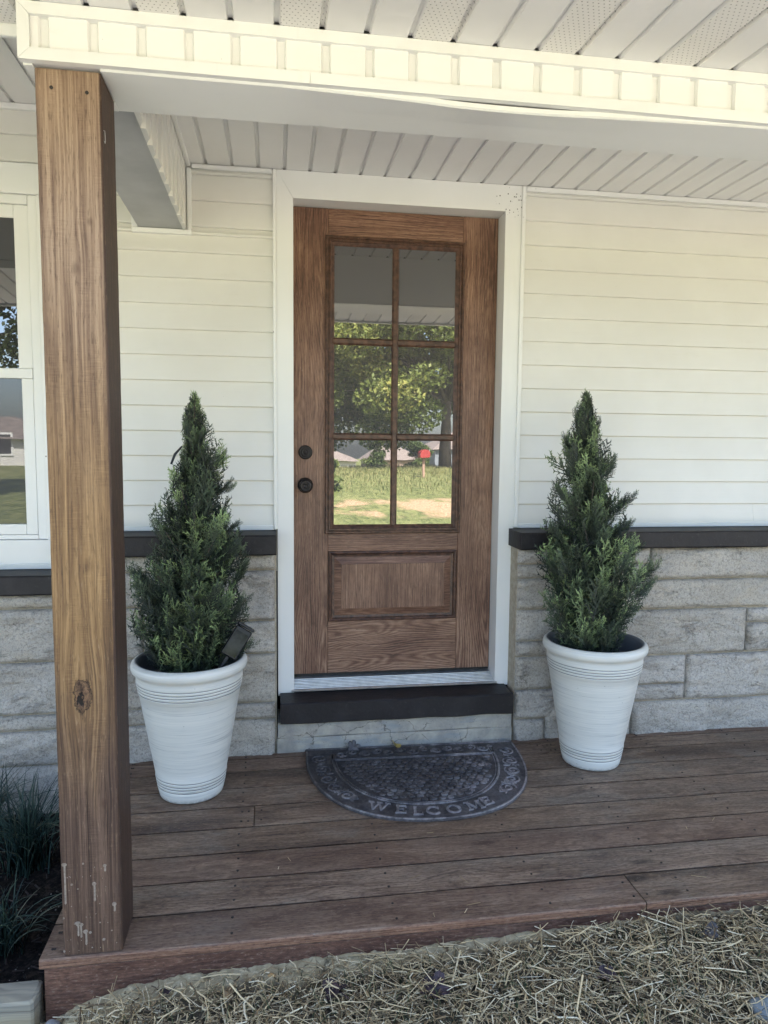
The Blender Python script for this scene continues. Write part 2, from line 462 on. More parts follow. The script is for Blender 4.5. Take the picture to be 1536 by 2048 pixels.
def m_door(name, axis):
    m = Mat(name); r = m.rand(); x, y, z = m.sep(m.co())
    a, b = (z, x) if axis == 'z' else (x, z)
    a = a + r * 11.0; b = b + r * 3.1
    # cathedral figure: nested long ovals, centred somewhere on the board
    wv = m.noise(m.vec(a * 1.6, b * 6.0, 0.0), 1.0, 3, 0.5)
    seg = (a * 1.15 + wv * 0.5).f('FRACT') - 0.5
    bc = b + (m.noise(m.vec(a * 0.7, 0.0, 5.0), 1.0, 1) - 0.5) * 0.25
    lob = (bc * 6.5).f('FRACT') - 0.5
    rr = (seg * seg * 0.32 + lob * lob * 1.1).f('SQRT') + wv * 0.42
    rings = (rr * 105.0).f('SINE') * 0.5 + 0.5
    pore = m.noise(m.vec(a * 7.0, b * 420.0, 1.0), 1.0, 3, 0.6)
    pore2 = m.noise(m.vec(a * 2.2, b * 120.0, 2.0), 1.0, 3, 0.6)
    blot = m.noise(m.vec(a * 3.0, b * 7.0, 3.0), 1.0, 4, 0.6)
    rw = (1.0 - z.step(0.42, 0.60)) * 0.10 + 0.075
    t = (rings * rw + pore * 0.50 + pore2 * 0.46 + (blot - 0.5) * 0.5 - 0.01).clamp()
    col = m.ramp(t, [(0.28, lin(56, 38, 32)), (0.44, lin(103, 74, 61)), (0.56, lin(131, 99, 81)), (0.74, lin(164, 134, 113))])
    dash = m.noise(m.vec(a * 26.0, b * 230.0, 9.0), 1.0, 3, 0.7)
    col = m.mix((1.0 - dash.step(0.33, 0.47)) * 0.6, col, lin(52, 36, 31))
    col = m.mix(dash.step(0.57, 0.72) * 0.35, col, lin(176, 152, 132))
    return m.out(col, 0.42, m.bump(pore * 0.6 + pore2 * 0.5 + rings * 0.3, 0.45, 0.002), spec=0.4)
DOORZ = m_door('door_wood_upright_grain', 'z')
DOORX = m_door('door_wood_level_grain', 'x')
def m_mould():
    m = Mat('door_moulding_dark'); v = m.co(); x, y, z = m.sep(v)
    n = m.noise(m.vec(x * 40.0, y * 40.0, z * 40.0), 1.0, 4, 0.6)
    col = m.mix(n.step(0.3, 0.7), lin(58, 41, 35), lin(98, 71, 58))
    worn = m.noise(m.vec(x * 60.0, y * 60.0, z * 60.0), 1.0, 5, 0.75).step(0.62, 0.72)
    col = m.mix(worn * 0.35, col, lin(150, 128, 112))
    return m.out(col, 0.4, m.bump(n, 0.3, 0.002), spec=0.45)
MOULD = m_mould()

def m_glass(name, fac, tint, wav):
    m = Mat(name); m.nt.nodes.remove(m.p)
    x, y, z = m.sep(m.co())
    w = m.noise(m.vec(x * 5.0, 0.0, z * 5.0), 1.0, 2, 0.4)
    bn = m.bump(w, wav, 0.004)
    gl = m.nt.nodes.new('ShaderNodeBsdfGlossy'); gl.inputs['Roughness'].default_value = 0.0
    gl.inputs['Color'].default_value = (1, 0.99, 0.97, 1); m.put(gl.inputs['Normal'], bn)
    df = m.nt.nodes.new('ShaderNodeBsdfDiffuse'); df.inputs['Color'].default_value = tint
    mx = m.nt.nodes.new('ShaderNodeMixShader'); mx.inputs[0].default_value = fac
    m.nt.links.new(df.outputs[0], mx.inputs[1]); m.nt.links.new(gl.outputs[0], mx.inputs[2]); m.nt.links.new(mx.outputs[0], m.o.inputs[0])
    return m.mat
GLASS = m_glass('door_glass', 0.22, (0.085, 0.082, 0.088, 1), 0.05)
WGLASS = m_glass('window_glass', 0.20, (0.03, 0.03, 0.035, 1), 0.02)
SCREEN = m_glass('screened_window_glass', 0.065, (0.060, 0.063, 0.075, 1), 0.02)

def m_simple(name, c1, c2, scale=20, rough=0.5, bump=0.2, metal=0.0, spec=0.4, dist=0.003):
    m = Mat(name); v = m.co(); n = m.noise(v, scale, 5, 0.6)
    return m.out(m.mix(n.step(0.3, 0.7), c1, c2), rough, m.bump(n, bump, dist), metal, spec)
BRONZE = m_simple('oil_rubbed_bronze', (0.018, 0.015, 0.015, 1), (0.032, 0.027, 0.026, 1), 60, 0.34, 0.05, 0.3)
ALU = m_simple('brushed_aluminium', (0.50, 0.51, 0.52, 1), (0.64, 0.65, 0.66, 1), 30, 0.38, 0.05, 0.75)
RUBBER = m_simple('black_rubber', (0.012, 0.012, 0.012, 1), (0.02, 0.02, 0.02, 1), 30, 0.6)
BLACKPL = m_simple('black_plastic', (0.012, 0.012, 0.014, 1), (0.02, 0.02, 0.022, 1), 30, 0.35)
NAILM = m_simple('rusty_nail', (0.02, 0.016, 0.014, 1), (0.05, 0.04, 0.035, 1), 90, 0.6)
MUD = m_simple('dried_mud', (0.23, 0.18, 0.135, 1), (0.33, 0.27, 0.21, 1), 160, 0.9, 0.4)
SHADEBOARD = m_simple('shaded_beam_board', (0.40, 0.41, 0.41, 1), (0.47, 0.48, 0.48, 1), 6, 0.55, 0.05)  # white beam cladding toned grey, its shadow put into the colour

# ------------------------------------------------------------------ ground
def ground_z(x, y):
    # soil banked against the deck, higher to the right, falling away over the yard
    if y > -1.2: base = -0.19
    t = max(0.0, -1.25 - y)
    pts = [(-0.9, -0.185), (-0.643, -0.170), (-0.55, -0.125), (-0.45, -0.095), (-0.243, -0.078), (-0.03, -0.072), (0.152, -0.076), (0.383, -0.064), (0.719, -0.056), (1.155, -0.048), (1.6, -0.044), (4, -0.04)]
    z0 = pts[0][1] if x < pts[0][0] else pts[-1][1]
    for (xa, za), (xb, zb) in zip(pts, pts[1:]):
        if xa <= x <= xb: z0 = za + (zb - za) * (x - xa) / (xb - xa)
    if y > -1.235 and x > -0.66: return z0 - min(1.0, (y + 1.235) / 0.05) * 0.2
    if x <= -0.66 and y > -1.2:
        return -0.19 + 0.012 * nz(x * 9, y * 9)
    z = z0 - 0.10 * min(t, 1.5) * 0.55
    d = -y
    if d > 2.6:
        k = min(1.0, (d - 2.6) / 4.0); yard = -0.24 + 0.50 * min(1.0, max(0.0, (d - 8.0) / 15.0))
        if d > 36: yard -= min(1.0, (d - 36) / 20.0) ** 1.3 * 2.9
        z = z * (1 - k) + yard * k
    return z
xs = np.concatenate([np.linspace(-220, -30, 12), np.linspace(-26, -2, 20), np.linspace(-1.8, -0.75, 22), np.linspace(-0.74, 1.75, 270), np.linspace(1.9, 6, 16), np.linspace(8, 40, 14), np.linspace(55, 220, 10)])
ys = np.concatenate([np.linspace(-260, -70, 14), np.linspace(-64, -8, 50), np.linspace(-7, -1.9, 26), np.linspace(-1.87, -1.16, 84), np.linspace(-1.1, 0.2, 14), np.linspace(3, 60, 8)])
V = np.zeros((len(ys), len(xs), 3), np.float32)
for j, y in enumerate(ys):
    for i, x in enumerate(xs):
        z = ground_z(float(x), float(y))
        if -0.75 < x < 1.8 and -1.9 < y < -1.2:
            k = 1.0 if y < -1.24 else 0.35
            z += k * (0.012 * nz(x * 14, y * 14, 1) + 0.011 * abs(nz(x * 38, y * 38, 2)) + 0.005 * nz(x * 75, y * 75, 3))
        elif y < -3: z += 0.03 * nz(x * 0.8, y * 0.8, 4)
        V[j, i] = (x, y, z)
nx, ny = len(xs), len(ys)
F = np.array([[j * nx + i, j * nx + i + 1, (j + 1) * nx + i + 1, (j + 1) * nx + i] for j in range(ny - 1) for i in range(nx - 1)])
def m_ground():
    m = Mat('yard_soil_and_lawn'); v = m.co(); x, y, z = m.sep(v)
    n = m.noise(v, 30, 6, 0.7)
    soil = m.mix(n.step(0.3, 0.7), (0.065, 0.056, 0.040, 1), (0.17, 0.14, 0.095, 1))
    clay = m.mix(m.noise(v, 60, 6, 0.7).step(0.3, 0.75), (0.38, 0.315, 0.185, 1), (0.60, 0.52, 0.34, 1))
    crk = (1.0 - m.voro(m.vec(x + n * 0.09, y + n * 0.09, 0.0), 15, 'DISTANCE_TO_EDGE').step(0.008, 0.04)) * m.noise(v, 14, 2).step(0.5, 0.56)
    clay = m.mix(crk * 0.7, clay, (0.07, 0.055, 0.035, 1))
    near = (y + m.noise(v, 9, 5, 0.65) * 0.14 - x * 0.045).step(-1.252, -1.212)
    col = m.mix(near, soil, clay)
    bed = (1.0 - x.step(-0.68, -0.655)) * y.step(-1.24, -1.2)
    mulch = m.mix(m.noise(v, 55, 5, 0.7).step(0.4, 0.7), (0.010, 0.009, 0.009, 1), (0.045, 0.036, 0.030, 1))
    perl = (1.0 - m.voro(v, 60).step(0.10, 0.2)) * m.noise(v, 6, 3).step(0.52, 0.62)
    mulch = m.mix(perl * 0.8, mulch, (0.5, 0.5, 0.5, 1))
    col = m.mix(bed, col, mulch)
    gx = m.noise(m.vec(x * 1.0, y * 0.5, 0.0), 1.4, 6, 0.7)
    lawn = m.ramp(gx, [(0.3, (0.085, 0.105, 0.034, 1)), (0.5, (0.135, 0.155, 0.055, 1)), (0.68, (0.23, 0.23, 0.095, 1))])
    tuft = m.noise(m.vec(x * 14.0, y * 5.0, 0.0), 1.0, 5, 0.75)
    lawn = m.mix(tuft.step(0.42, 0.62) * 0.7, lawn, (0.25, 0.26, 0.11, 1))
    lawn = m.mix(m.noise(m.vec(x * 5.0, y * 1.6, 1.0), 1.0, 6, 0.8).step(0.48, 0.6) * 0.75, lawn, (0.05, 0.07, 0.025, 1))
    lawn = m.mix(y.step(-40.0, -26.0) * (1.0 - y.step(-26.0, -17.0)) * m.noise(m.vec(x * 2.0, y, 5.0), 1.0, 5, 0.7).step(0.4, 0.7) * 0.6, lawn, (0.33, 0.30, 0.14, 1))
    # seeded strips mulched with straw farther out in the yard
    band = (y + x * 0.16).step(-14.6, -13.6) * (1.0 - y.step(-11.3, -10.7))
    st = m.noise(m.vec(x * 0.9, y * 0.35, 2.0), 1.0, 4, 0.6) + (x - 2.0) * 0.06
    cover = (band * st.step(0.48, 0.62)).clamp()
    sw = m.noise(m.vec(x * 30.0, y * 6.0, 0.0), 1.0, 4, 0.7)
    lawn = m.mix(cover, lawn, m.mix(sw.step(0.35, 0.65), (0.26, 0.18, 0.10, 1), (0.54, 0.37, 0.24, 1)))
    bounce_strip = m.mix(sw.step(0.35, 0.65), (0.20, 0.185, 0.16, 1), (0.42, 0.39, 0.335, 1))  # unseen pale ground near the house, added for a less green bounce
    lawn = m.mix((y + gx * 2.4).step(-8.4, -6.6), lawn, bounce_strip)
    col = m.mix(1.0 - y.step(-2.6, -2.0), col, lawn)
    return m.out(col, 0.95, m.bump(n, 0.7, 0.012), spec=0.1)
g = np_mesh('ground', V.reshape(-1, 3), F, m_ground(), smooth=True)
tag(g, kind='structure')

# ------------------------------------------------------------------ house
house = thing('house', (0.45, 0.3, -0.2), 'white sided house with grey stone base, black ledges and a brown front door', 'house')
S0 = 0.1016
WL, WR = -3.4, 3.6
CEIL = 2.392

# siding: sheathing sheet with one object for each lapped board
siding = MB()
siding.box(WL, -2.02, 0.012, 0.02, 0.75, 2.62).box(-2.02, -0.905, 0.012, 0.02, 2.34, 2.62).box(-0.905, -0.07, 0.012, 0.02, 0.75, 2.62).box(0.967, WR, 0.012, 0.02, 0.75, 2.62)
siding = siding.build('siding', VINYL, house)
LINES = [1.5405 + S0 * k for k in range(-6, 11)]
def board(x0, x1, z0, z1):
    n = max(3, int((x1 - x0) / 0.14)); rings = []
    ph = rnd.random() * 50
    for i in range(n + 1):
        x = x0 + (x1 - x0) * i / n
        w = 0.0012 * nz(x * 2.1 + ph, z0 * 5); w2 = 0.0010 * nz(x * 3.3 + ph, z0 * 9, 4)
        zb = z0 + 0.0006 * nz(x * 1.3, z0 * 11, 7)
        rings.append([(x, 0.011, zb), (x, -0.0040 + w, zb), (x, -0.0075 + w, zb + 0.0028), (x, -0.0068 + w, zb + 0.009), (x, 0.0010 + w2, zb + (z1 - z0) * 0.55), (x, 0.0085 + w2 * 0.5, z1 + 0.001), (x, 0.011, z1 + 0.001)])
    MB().rings(rings).build('siding_board', VINYL, siding)
for z in LINES:
    zb, zt = z, z + S0
    spans = []
    if zb < 0.931: zb = 0.931
    if zt <= 0.95: continue
    def clip(x0, x1, top, bot=0.0):
        a, b = max(zb, bot), min(zt, top)
        if b - a > 0.008: spans.append((x0, x1, a, b))
    clip(0.983, WR, CEIL - 0.003)
    if zt < 2.13: clip(-0.905, -0.083, 9)
    else:
        if zb < 2.10: clip(-0.905, -0.083, 2.118)
        clip(-0.402, -0.083, CEIL - 0.003, 2.1185); clip(-0.905, -0.632, 2.565, 2.1185)
    clip(-2.02, -0.9065, 2.565, 2.352)
    clip(WL, -2.022, 2.565)
    for s in spans:
        if s[0] > 0.9 and zb < 1.0: board(s[0], 2.138, s[2], s[3]); board(2.1385, s[1], s[2], s[3])
        elif s[0] > 0.9 and 1.7 < zb < 1.8: board(s[0], 2.46, s[2], s[3]); board(2.4605, s[1], s[2], s[3])
        else: board(*s)

def jch(name, *d): return box(name, TRIM, siding, *d, c=0.0025)
jch('corner_channel', -0.0835, -0.0690, -0.013, 0.010, 0.930, 2.3895)
jch('corner_channel', 0.9665, 0.9840, -0.013, 0.010, 0.930, 2.3895)
jch('top_channel', -0.4005, -0.0845, -0.0105, 0.010, 2.372, 2.390)
jch('top_channel', 0.9850, WR, -0.0105, 0.010, 2.370, 2.3905)
jch('starter_strip', 0.985, WR, -0.0075, 0.010, 0.927, 0.948)
jch('starter_strip', -0.905, -0.0845, -0.0075, 0.010, 0.927, 0.948)
jch('top_channel', -2.9, -0.633, -0.0105, 0.010, 2.545, 2.567)

# stone base: mortar sheet and single stones
mort = MB().box(0.957, WR, -0.093, 0.0, -0.25, 0.8505).box(-0.87, -0.075, -0.093, 0.0, -0.45, 0.8425).box(WL, -0.8705, -0.093, 0.0, -0.45, 0.6995)
mort = mort.build('stone_base', MORTAR, house)
def stone(x0, x1, z0, z1):
    nxs = max(3, int((x1 - x0) / 0.016)); nzs = max(3, int((z1 - z0) / 0.012))
    ph = rnd.random() * 80; amp = 0.010; off = rnd.uniform(-0.004, 0.004)
    grid = []
    for j in range(nzs + 1):
        row = []
        for i in range(nxs + 1):
            u, w = i / nxs, j / nzs
            x = x0 + (x1 - x0) * u; z = z0 + (z1 - z0) * w
            e = min(1.0, min(u * (x1 - x0), (1 - u) * (x1 - x0), w * (z1 - z0), (1 - w) * (z1 - z0)) / 0.012)
            q = nz(x * 5 + ph, z * 9 + ph)
            d = 1.2 * amp * q + 0.007 * (0.5 - abs(nz(x * 9 + ph, z * 22, 2))) + 0.005 * nz(x * 21 + ph, z * 40) + 0.003 * abs(nz(x * 45 + ph, z * 70)) + (0.006 if nz(x * 4 + ph, z * 11, 7) > 0.12 else 0.0)
            y = -0.1080 + off * 0.6 - (0.007 + 1.25 * d) * (e ** 0.5) + (1 - e) * 0.001
            jx = 0.0018 * nz(z * 40 + ph, 3) if i in (0, nxs) else 0
            jz = 0.0018 * nz(x * 30 + ph, 5) if j in (0, nzs) else 0
            row.append((x + jx, y, z + jz))
        grid.append(row)
    m = MB(); vs = [p for r in grid for p in r]; W = nxs + 1
    fs = [(j * W + i, j * W + i + 1, (j + 1) * W + i + 1, (j + 1) * W + i) for j in range(nzs) for i in range(nxs)]
    loop = [i for i in range(W)] + [j * W + nxs for j in range(1, nzs + 1)] + [nzs * W + i for i in range(nxs - 1, -1, -1)] + [j * W for j in range(nzs - 1, 0, -1)]
    b = len(vs)
    for k in loop: vs.append((vs[k][0], -0.070, vs[k][2]))
    L = len(loop)
    fs += [(loop[(k + 1) % L], loop[k], b + k, b + (k + 1) % L) for k in range(L)]
    m.add(vs, fs)
    o = m.build('stone', STONE, mort, smooth=True, fix=False)
    return o
J = 0.0045
def stones(lst):
    for x0, x1, z0, z1 in lst: stone(x0 + J, x1 - J, z0 + J, z1 - J)
# right of the door
RX = 0.955
stones([(RX, 1.26, 0.780, 0.850), (RX, 1.22, 0.719, 0.780), (RX, 1.15, 0.581, 0.719), (RX, 1.24, 0.440, 0.581), (RX, 1.20, 0.371, 0.440), (RX, 1.16, 0.224, 0.371), (RX, 1.22, 0.090, 0.224), (RX, 1.10, -0.05, 0.090),
        (1.26, 1.571, 0.775, 0.850), (1.22, 1.571, 0.703, 0.775), (1.571, 2.42, 0.703, 0.850), (2.42, 3.0, 0.703, 0.850), (3.0, 3.6, 0.703, 0.850),
        (1.15, 2.30, 0.567, 0.703), (2.30, 3.05, 0.567, 0.703), (3.05, 3.6, 0.567, 0.703),
        (1.24, 2.057, 0.356, 0.567), (2.057, 2.44, 0.495, 0.563), (2.057, 2.44, 0.358, 0.495), (2.44, 3.1, 0.358, 0.563), (3.1, 3.6, 0.358, 0.563),
        (1.20, 1.764, 0.222, 0.354), (1.22, 1.764, 0.146, 0.222), (1.764, 2.52, 0.146, 0.356), (2.52, 3.1, 0.146, 0.356), (3.1, 3.6, 0.146, 0.356),
        (1.10, 1.506, -0.05, 0.144), (1.506, 2.35, -0.05, 0.144), (2.35, 3.0, -0.05, 0.144), (3.0, 3.6, -0.05, 0.144)])
LX = -0.078
stones([(-0.45, LX, 0.775, 0.842), (-0.87, -0.45, 0.772, 0.842), (-0.33, LX, 0.564, 0.775), (-0.87, -0.33, 0.630, 0.772),
        (-0.36, LX, 0.427, 0.564), (-0.604, -0.36, 0.421, 0.630), (-0.87, -0.604, 0.421, 0.630), (-0.30, LX, 0.220, 0.427), (-0.87, -0.30, 0.211, 0.421),
        (-0.40, LX, 0.149, 0.220), (-0.87, -0.40, 0.146, 0.211), (-0.35, LX, -0.05, 0.149), (-0.87, -0.35, -0.02, 0.146), (-0.87, -0.35, -0.22, -0.02)])
stones([(-1.30, -0.87, 0.636, 0.699), (-1.7, -1.30, 0.636, 0.699), (-1.45, -0.87, 0.423, 0.636), (-2.0, -1.45, 0.423, 0.636), (-1.26, -0.87, 0.210, 0.423), (-1.8, -1.26, 0.210, 0.423),
        (-1.38, -0.87, 0.144, 0.210), (-2.0, -1.38, 0.144, 0.210), (-1.22, -0.87, 0.0, 0.144), (-1.9, -1.22, 0.0, 0.144), (-1.34, -0.87, -0.215, 0.0), (-2.0, -1.34, -0.215, 0.0), (-1.5, -0.87, -0.42, -0.215)])

# black painted ledges
def ledge(x0, x1, z0, z1, y0=-0.17):
    n = max(4, int((x1 - x0) / 0.05)); rings = []
    for i in range(n + 1):
        x = x0 + (x1 - x0) * i / n
        a = 0.0022 * nz(x * 9, z0 * 7); b = 0.002 * nz(x * 11, z1 * 9, 3)
        rings.append([(x, 0.0, z0), (x, y0 + 0.005, z0 + b), (x, y0 + a, z0 + 0.006 + b), (x, y0 + a + 0.001, z1 - 0.007 + b), (x, y0 + 0.006 + a, z1 - 0.001), (x, 0.0, z1)])
    return MB().rings(rings).build('stone_ledge', BLACK, house)
ledge(0.945, 2.12, 0.852, 0.926); ledge(2.122, WR, 0.852, 0.926)
ledge(-0.86, -0.074, 0.844, 0.926)
ledge(-2.1, -0.872, 0.7005, 0.778, -0.165)

# door casing and jambs (mitred at the head)
def casing(poly, y0=-0.006, y1=0.125): return MB().prism(poly, 'y', y0, y1).build('door_casing', TRIM, house)
Z0, ZI, ZO = 0.208, 2.282, 2.3905
casing([(-0.0685, Z0), (-0.0008, Z0 + 0.012), (-0.0008, ZI), (-0.0685, ZO)])
casing([(0.8965, 0.224), (0.9660, 0.213), (0.9660, ZO), (0.8965, ZI)])
casing([(-0.0680, ZO), (-0.0003, ZI + 0.0005), (0.8960, ZI + 0.0005), (0.9655, ZO)], -0.0065)
box('jamb_seal', RUBBER, house, 0.0, 0.897, 0.1255, 0.135, 0.24, 2.29)

# front door
YD = 0.085
door = box('door', DOORZ, house, 0.0012, 0.8945, 0.094, 0.125, 0.2715, 2.2805)
door['label'] = 'brown woodgrain front door with six glass panes over one raised panel'
def part(mat, name, *d, c=0.0015): return box(name, mat, door, *d, c=c)
part(DOORZ, 'stile', 0.0014, 0.1500, YD, 0.0938, 0.272, 2.280)
part(DOORZ, 'stile', 0.7372, 0.8942, YD, 0.0938, 0.272, 2.280)
part(DOORX, 'rail', 0.1506, 0.7366, YD + 0.0004, 0.0938, 2.160, 2.2798)
part(DOORX, 'rail', 0.1506, 0.7366, YD + 0.0004, 0.0938, 0.8195, 0.906)
part(DOORX, 'rail', 0.1506, 0.7366, YD + 0.0004, 0.0938, 0.2722, 0.5055)
def frame_moulding(name, x0, x1, z0, z1, prof, mat):
    # prof: list of (inset, y) from the outside in
    rings = []
    for ins, y in prof:
        rings.append([(x0 + ins, y, z0 + ins), (x1 - ins, y, z0 + ins), (x1 - ins, y, z1 - ins), (x0 + ins, y, z1 - ins)])
    m = MB(); m.rings(rings, False); return m.build(name, mat, door)
frame_moulding('glazing_moulding', 0.137, 0.7445, 0.899, 2.1675,
               [(0, YD + 0.004), (0, YD - 0.010), (0.004, YD - 0.014), (0.009, YD - 0.014), (0.012, YD - 0.008), (0.014, YD - 0.008), (0.017, YD - 0.012), (0.022, YD - 0.012), (0.026, YD - 0.005), (0.030, YD - 0.003), (0.039, YD + 0.004), (0.0405, YD + 0.02)], MOULD)
for z in (1.731, 1.324):
    for xa, xb in ((0.172, 0.4285), (0.4535, 0.709)):
        MB().prism([(YD + 0.02, z - 0.015), (YD + 0.004, z - 0.015), (YD - 0.004, z - 0.008), (YD - 0.004, z + 0.008), (YD + 0.004, z + 0.015), (YD + 0.02, z + 0.015)], 'x', xa, xb).build('muntin', MOULD, door)
MB().prism([(0.4260, YD + 0.02), (0.4262, YD + 0.004), (0.4325, YD - 0.0045), (0.4495, YD - 0.0045), (0.4555, YD + 0.004), (0.4560, YD + 0.02)], 'z', 0.935, 2.130).build('muntin', MOULD, door)
cols = [(0.174, 0.430), (0.452, 0.708)]
for (za, zb) in ((1.741, 2.130), (1.334, 1.722), (0.937, 1.314)):
    for (xa, xb) in cols:
        p = box('glass_pane', GLASS, door, xa, xb, YD + 0.0045, YD + 0.0075, za, zb)
PX0, PX1, PZ0, PZ1 = 0.154, 0.733, 0.506, 0.819
frame_moulding('panel_moulding', PX0, PX1, PZ0, PZ1,
               [(0, YD + 0.003), (0.001, YD - 0.004), (0.006, YD - 0.006), (0.011, YD - 0.003), (0.015, YD + 0.005), (0.022, YD + 0.0065), (0.026, YD + 0.007)], MOULD)
def raised_panel():
    i0, i1 = 0.026, 0.056
    r0 = [(PX0 + i0, YD + 0.0072, PZ0 + i0), (PX1 - i0, YD + 0.0072, PZ0 + i0), (PX1 - i0, YD + 0.0072, PZ1 - i0), (PX0 + i0, YD + 0.0072, PZ1 - i0)]
    r1 = [(PX0 + i1, YD - 0.004, PZ0 + i1), (PX1 - i1, YD - 0.004, PZ0 + i1), (PX1 - i1, YD - 0.004, PZ1 - i1), (PX0 + i1, YD - 0.004, PZ1 - i1)]
    MB().rings([r0, r1], False).build('panel_bevel', DOORX, door)
    x0, x1, z0, z1 = PX0 + i1, PX1 - i1, PZ0 + i1, PZ1 - i1
    MB().box(x0 + 0.001, x1 - 0.001, YD - 0.0048, YD + 0.005, z0 + 0.001, z1 - 0.001).build('raised_panel', DOORZ, door)
raised_panel()
dl = MB().disc_y(0.052, 1.254, [(0.0305, YD), (0.0305, YD - 0.004), (0.0285, YD - 0.010), (0.022, YD - 0.0145), (0.0215, YD - 0.013), (0.019, YD - 0.013), (0.0185, YD - 0.0195), (0.0175, YD - 0.0205), (0.0105, YD - 0.0205), (0.010, YD - 0.0185), (0.0085, YD - 0.0185), (0.008, YD - 0.021), (0.001, YD - 0.021)], 32).box(0.0508, 0.0532, YD - 0.0222, YD - 0.02, 1.250, 1.2585)
dl.build('deadbolt', BRONZE, door, True)
kb = MB().disc_y(0.0515, 1.111, [(0.0335, YD), (0.0335, YD - 0.004), (0.029, YD - 0.010), (0.014, YD - 0.013), (0.012, YD - 0.030), (0.018, YD - 0.036), (0.0265, YD - 0.046), (0.0272, YD - 0.054), (0.0235, YD - 0.061), (0.0165, YD - 0.0635), (0.016, YD - 0.0615), (0.0125, YD - 0.0615), (0.012, YD - 0.065), (0.0095, YD - 0.065), (0.009, YD - 0.063), (0.001, YD - 0.063)], 32).box(0.0504, 0.0526, YD - 0.0645, YD - 0.0625, 1.107, 1.1155)
kb.build('door_knob', BRONZE, door, True)
box('bottom_seal', RUBBER, door, 0.002, 0.894, YD + 0.003, 0.12, 0.2625, 0.2712)

# aluminium threshold with ribs, black step and cracked concrete under it
prof = [(0.125, 0.2605), (0.125, 0.226), (-0.012, 0.2245), (-0.014, 0.228), (-0.010, 0.231)]
n = 8
for i in range(n):
    y0 = -0.006 + i * 0.0108; z = 0.2325 + i * 0.0031
    prof += [(y0, z), (y0 + 0.0055, z + 0.0008), (y0 + 0.0065, z - 0.0022), (y0 + 0.0098, z - 0.0006)]
MB().prism(prof, 'x', -0.0118, 0.9052).build('threshold', ALU, house)
def step_block(name, mat, x0, x1, y0, y1, z0, z1, amp, c):
    n = 26; rings = []
    for i in range(n + 1):
        x = x0 + (x1 - x0) * i / n
        a, b, d = (amp * nz(x * 8, z0 * 9, k) for k in (1, 2, 3))
        rings.append([(x, y1, z0), (x, y0 + c + a, z0 + b), (x, y0 + a, z0 + c + b), (x, y0 + d, z1 - c), (x, y0 + c + d, z1 + b * 0.3), (x, y1, z1)])
    return MB().rings(rings).build(name, mat, house)
step_block('door_step', BLACK, -0.0605, 0.9400, -0.142, 0.12, 0.131, 0.2205, 0.0035, 0.006)
step_block('step_foundation', CONC, -0.071, 0.9425, -0.112, 0.05, 0.062, 0.1305, 0.0035, 0.003)
step_block('step_foundation', CONC, -0.074, 0.9440, -0.116, 0.05, -0.10, 0.0615, 0.0055, 0.004)

# window left of the post
window = box('window', TRIM, house, -2.02, -0.985, 0.03, 0.11, 0.89, 2.235)
window['label'] = 'white double hung window partly hidden behind the wooden post'
def wp(name, mat, *d, c=0.002): return box(name, mat, window, *d, c=c)
wp('head_casing', TRIM, -2.04, -0.906, -0.008, 0.028, 2.236, 2.350)
wp('side_casing', TRIM, -0.984, -0.9065, -0.007, 0.028, 0.896, 2.2355)
wp('side_casing', TRIM, -2.04, -1.99, -0.007, 0.028, 0.896, 2.2355)
wp('apron', TRIM, -2.04, -0.9065, -0.009, 0.028, 0.786, 0.8955)
wp('sill_nosing', TRIM, -2.04, -0.9068, -0.020, 0.008, 0.779, 0.800)
wp('frame_stop', TRIM, -1.020, -0.9845, 0.004, 0.029, 0.897, 2.235)
wp('frame_stop', TRIM, -1.99, -1.0205, 0.003, 0.029, 2.200, 2.2352)
wp('frame_stop', TRIM, -1.99, -1.0205, 0.003, 0.029, 0.897, 0.915)
wp('upper_sash', TRIM, -1.0745, -1.0208, 0.012, 0.029, 1.575, 2.199)
wp('upper_sash', TRIM, -1.99, -1.0750, 0.012, 0.029, 2.150, 2.199)
wp('meeting_rail', TRIM, -1.99, -1.0212, 0.002, 0.029, 1.535, 1.574)
wp('lower_sash', TRIM, -1.064, -1.0212, 0.006, 0.029, 0.916, 1.5345)
wp('lower_sash', TRIM, -1.99, -1.0645, 0.006, 0.029, 0.916, 0.958)
wp('glass_pane', WGLASS, -1.99, -1.074, 0.019, 0.022, 1.57, 2.155, c=None)
wp('glass_pane', SCREEN, -1.99, -1.063, 0.016, 0.019, 0.957, 1.536, c=None)

# roof and rear walls (seen only as what shades the porch)
SHING = m_simple('grey_shingles', (0.07, 0.065, 0.06, 1), (0.12, 0.11, 0.10, 1), 18, 0.9, 0.4)
def roof_slab(y0, z0, y1, z1, x0, x1, t=0.12):
    return MB().prism([(y0, z0), (y1, z1), (y1, z1 + t), (y0, z0 + t)], 'x', x0, x1).build('roof', SHING, house)
roof_slab(-2.02, 2.33, 4.2, 4.25, -6.2, 7.4)
roof_slab(4.2, 4.25, 10.2, 2.45, -6.2, 7.4)
box('rear_wall', VINYL, house, -6, 7.2, 8.0, 8.2, -0.4, 2.9)
box('side_wall', VINYL, house, -6, -5.8, 0.2, 7.9, -0.4, 2.75)
box('side_wall', VINYL, house, 7.0, 7.2, 0.2, 7.9, -0.4, 2.75)
box('inner_wall', VINYL, house, -6.0, WL - 0.001, 0.02, 0.19, -0.4, 2.75)
box('inner_wall', VINYL, house, WR + 0.001, 7.0, 0.02, 0.19, -0.4, 2.75)
box('inner_wall', BLACKPL, house, WL, WR, 0.15, 0.19, -0.4, 2.65)

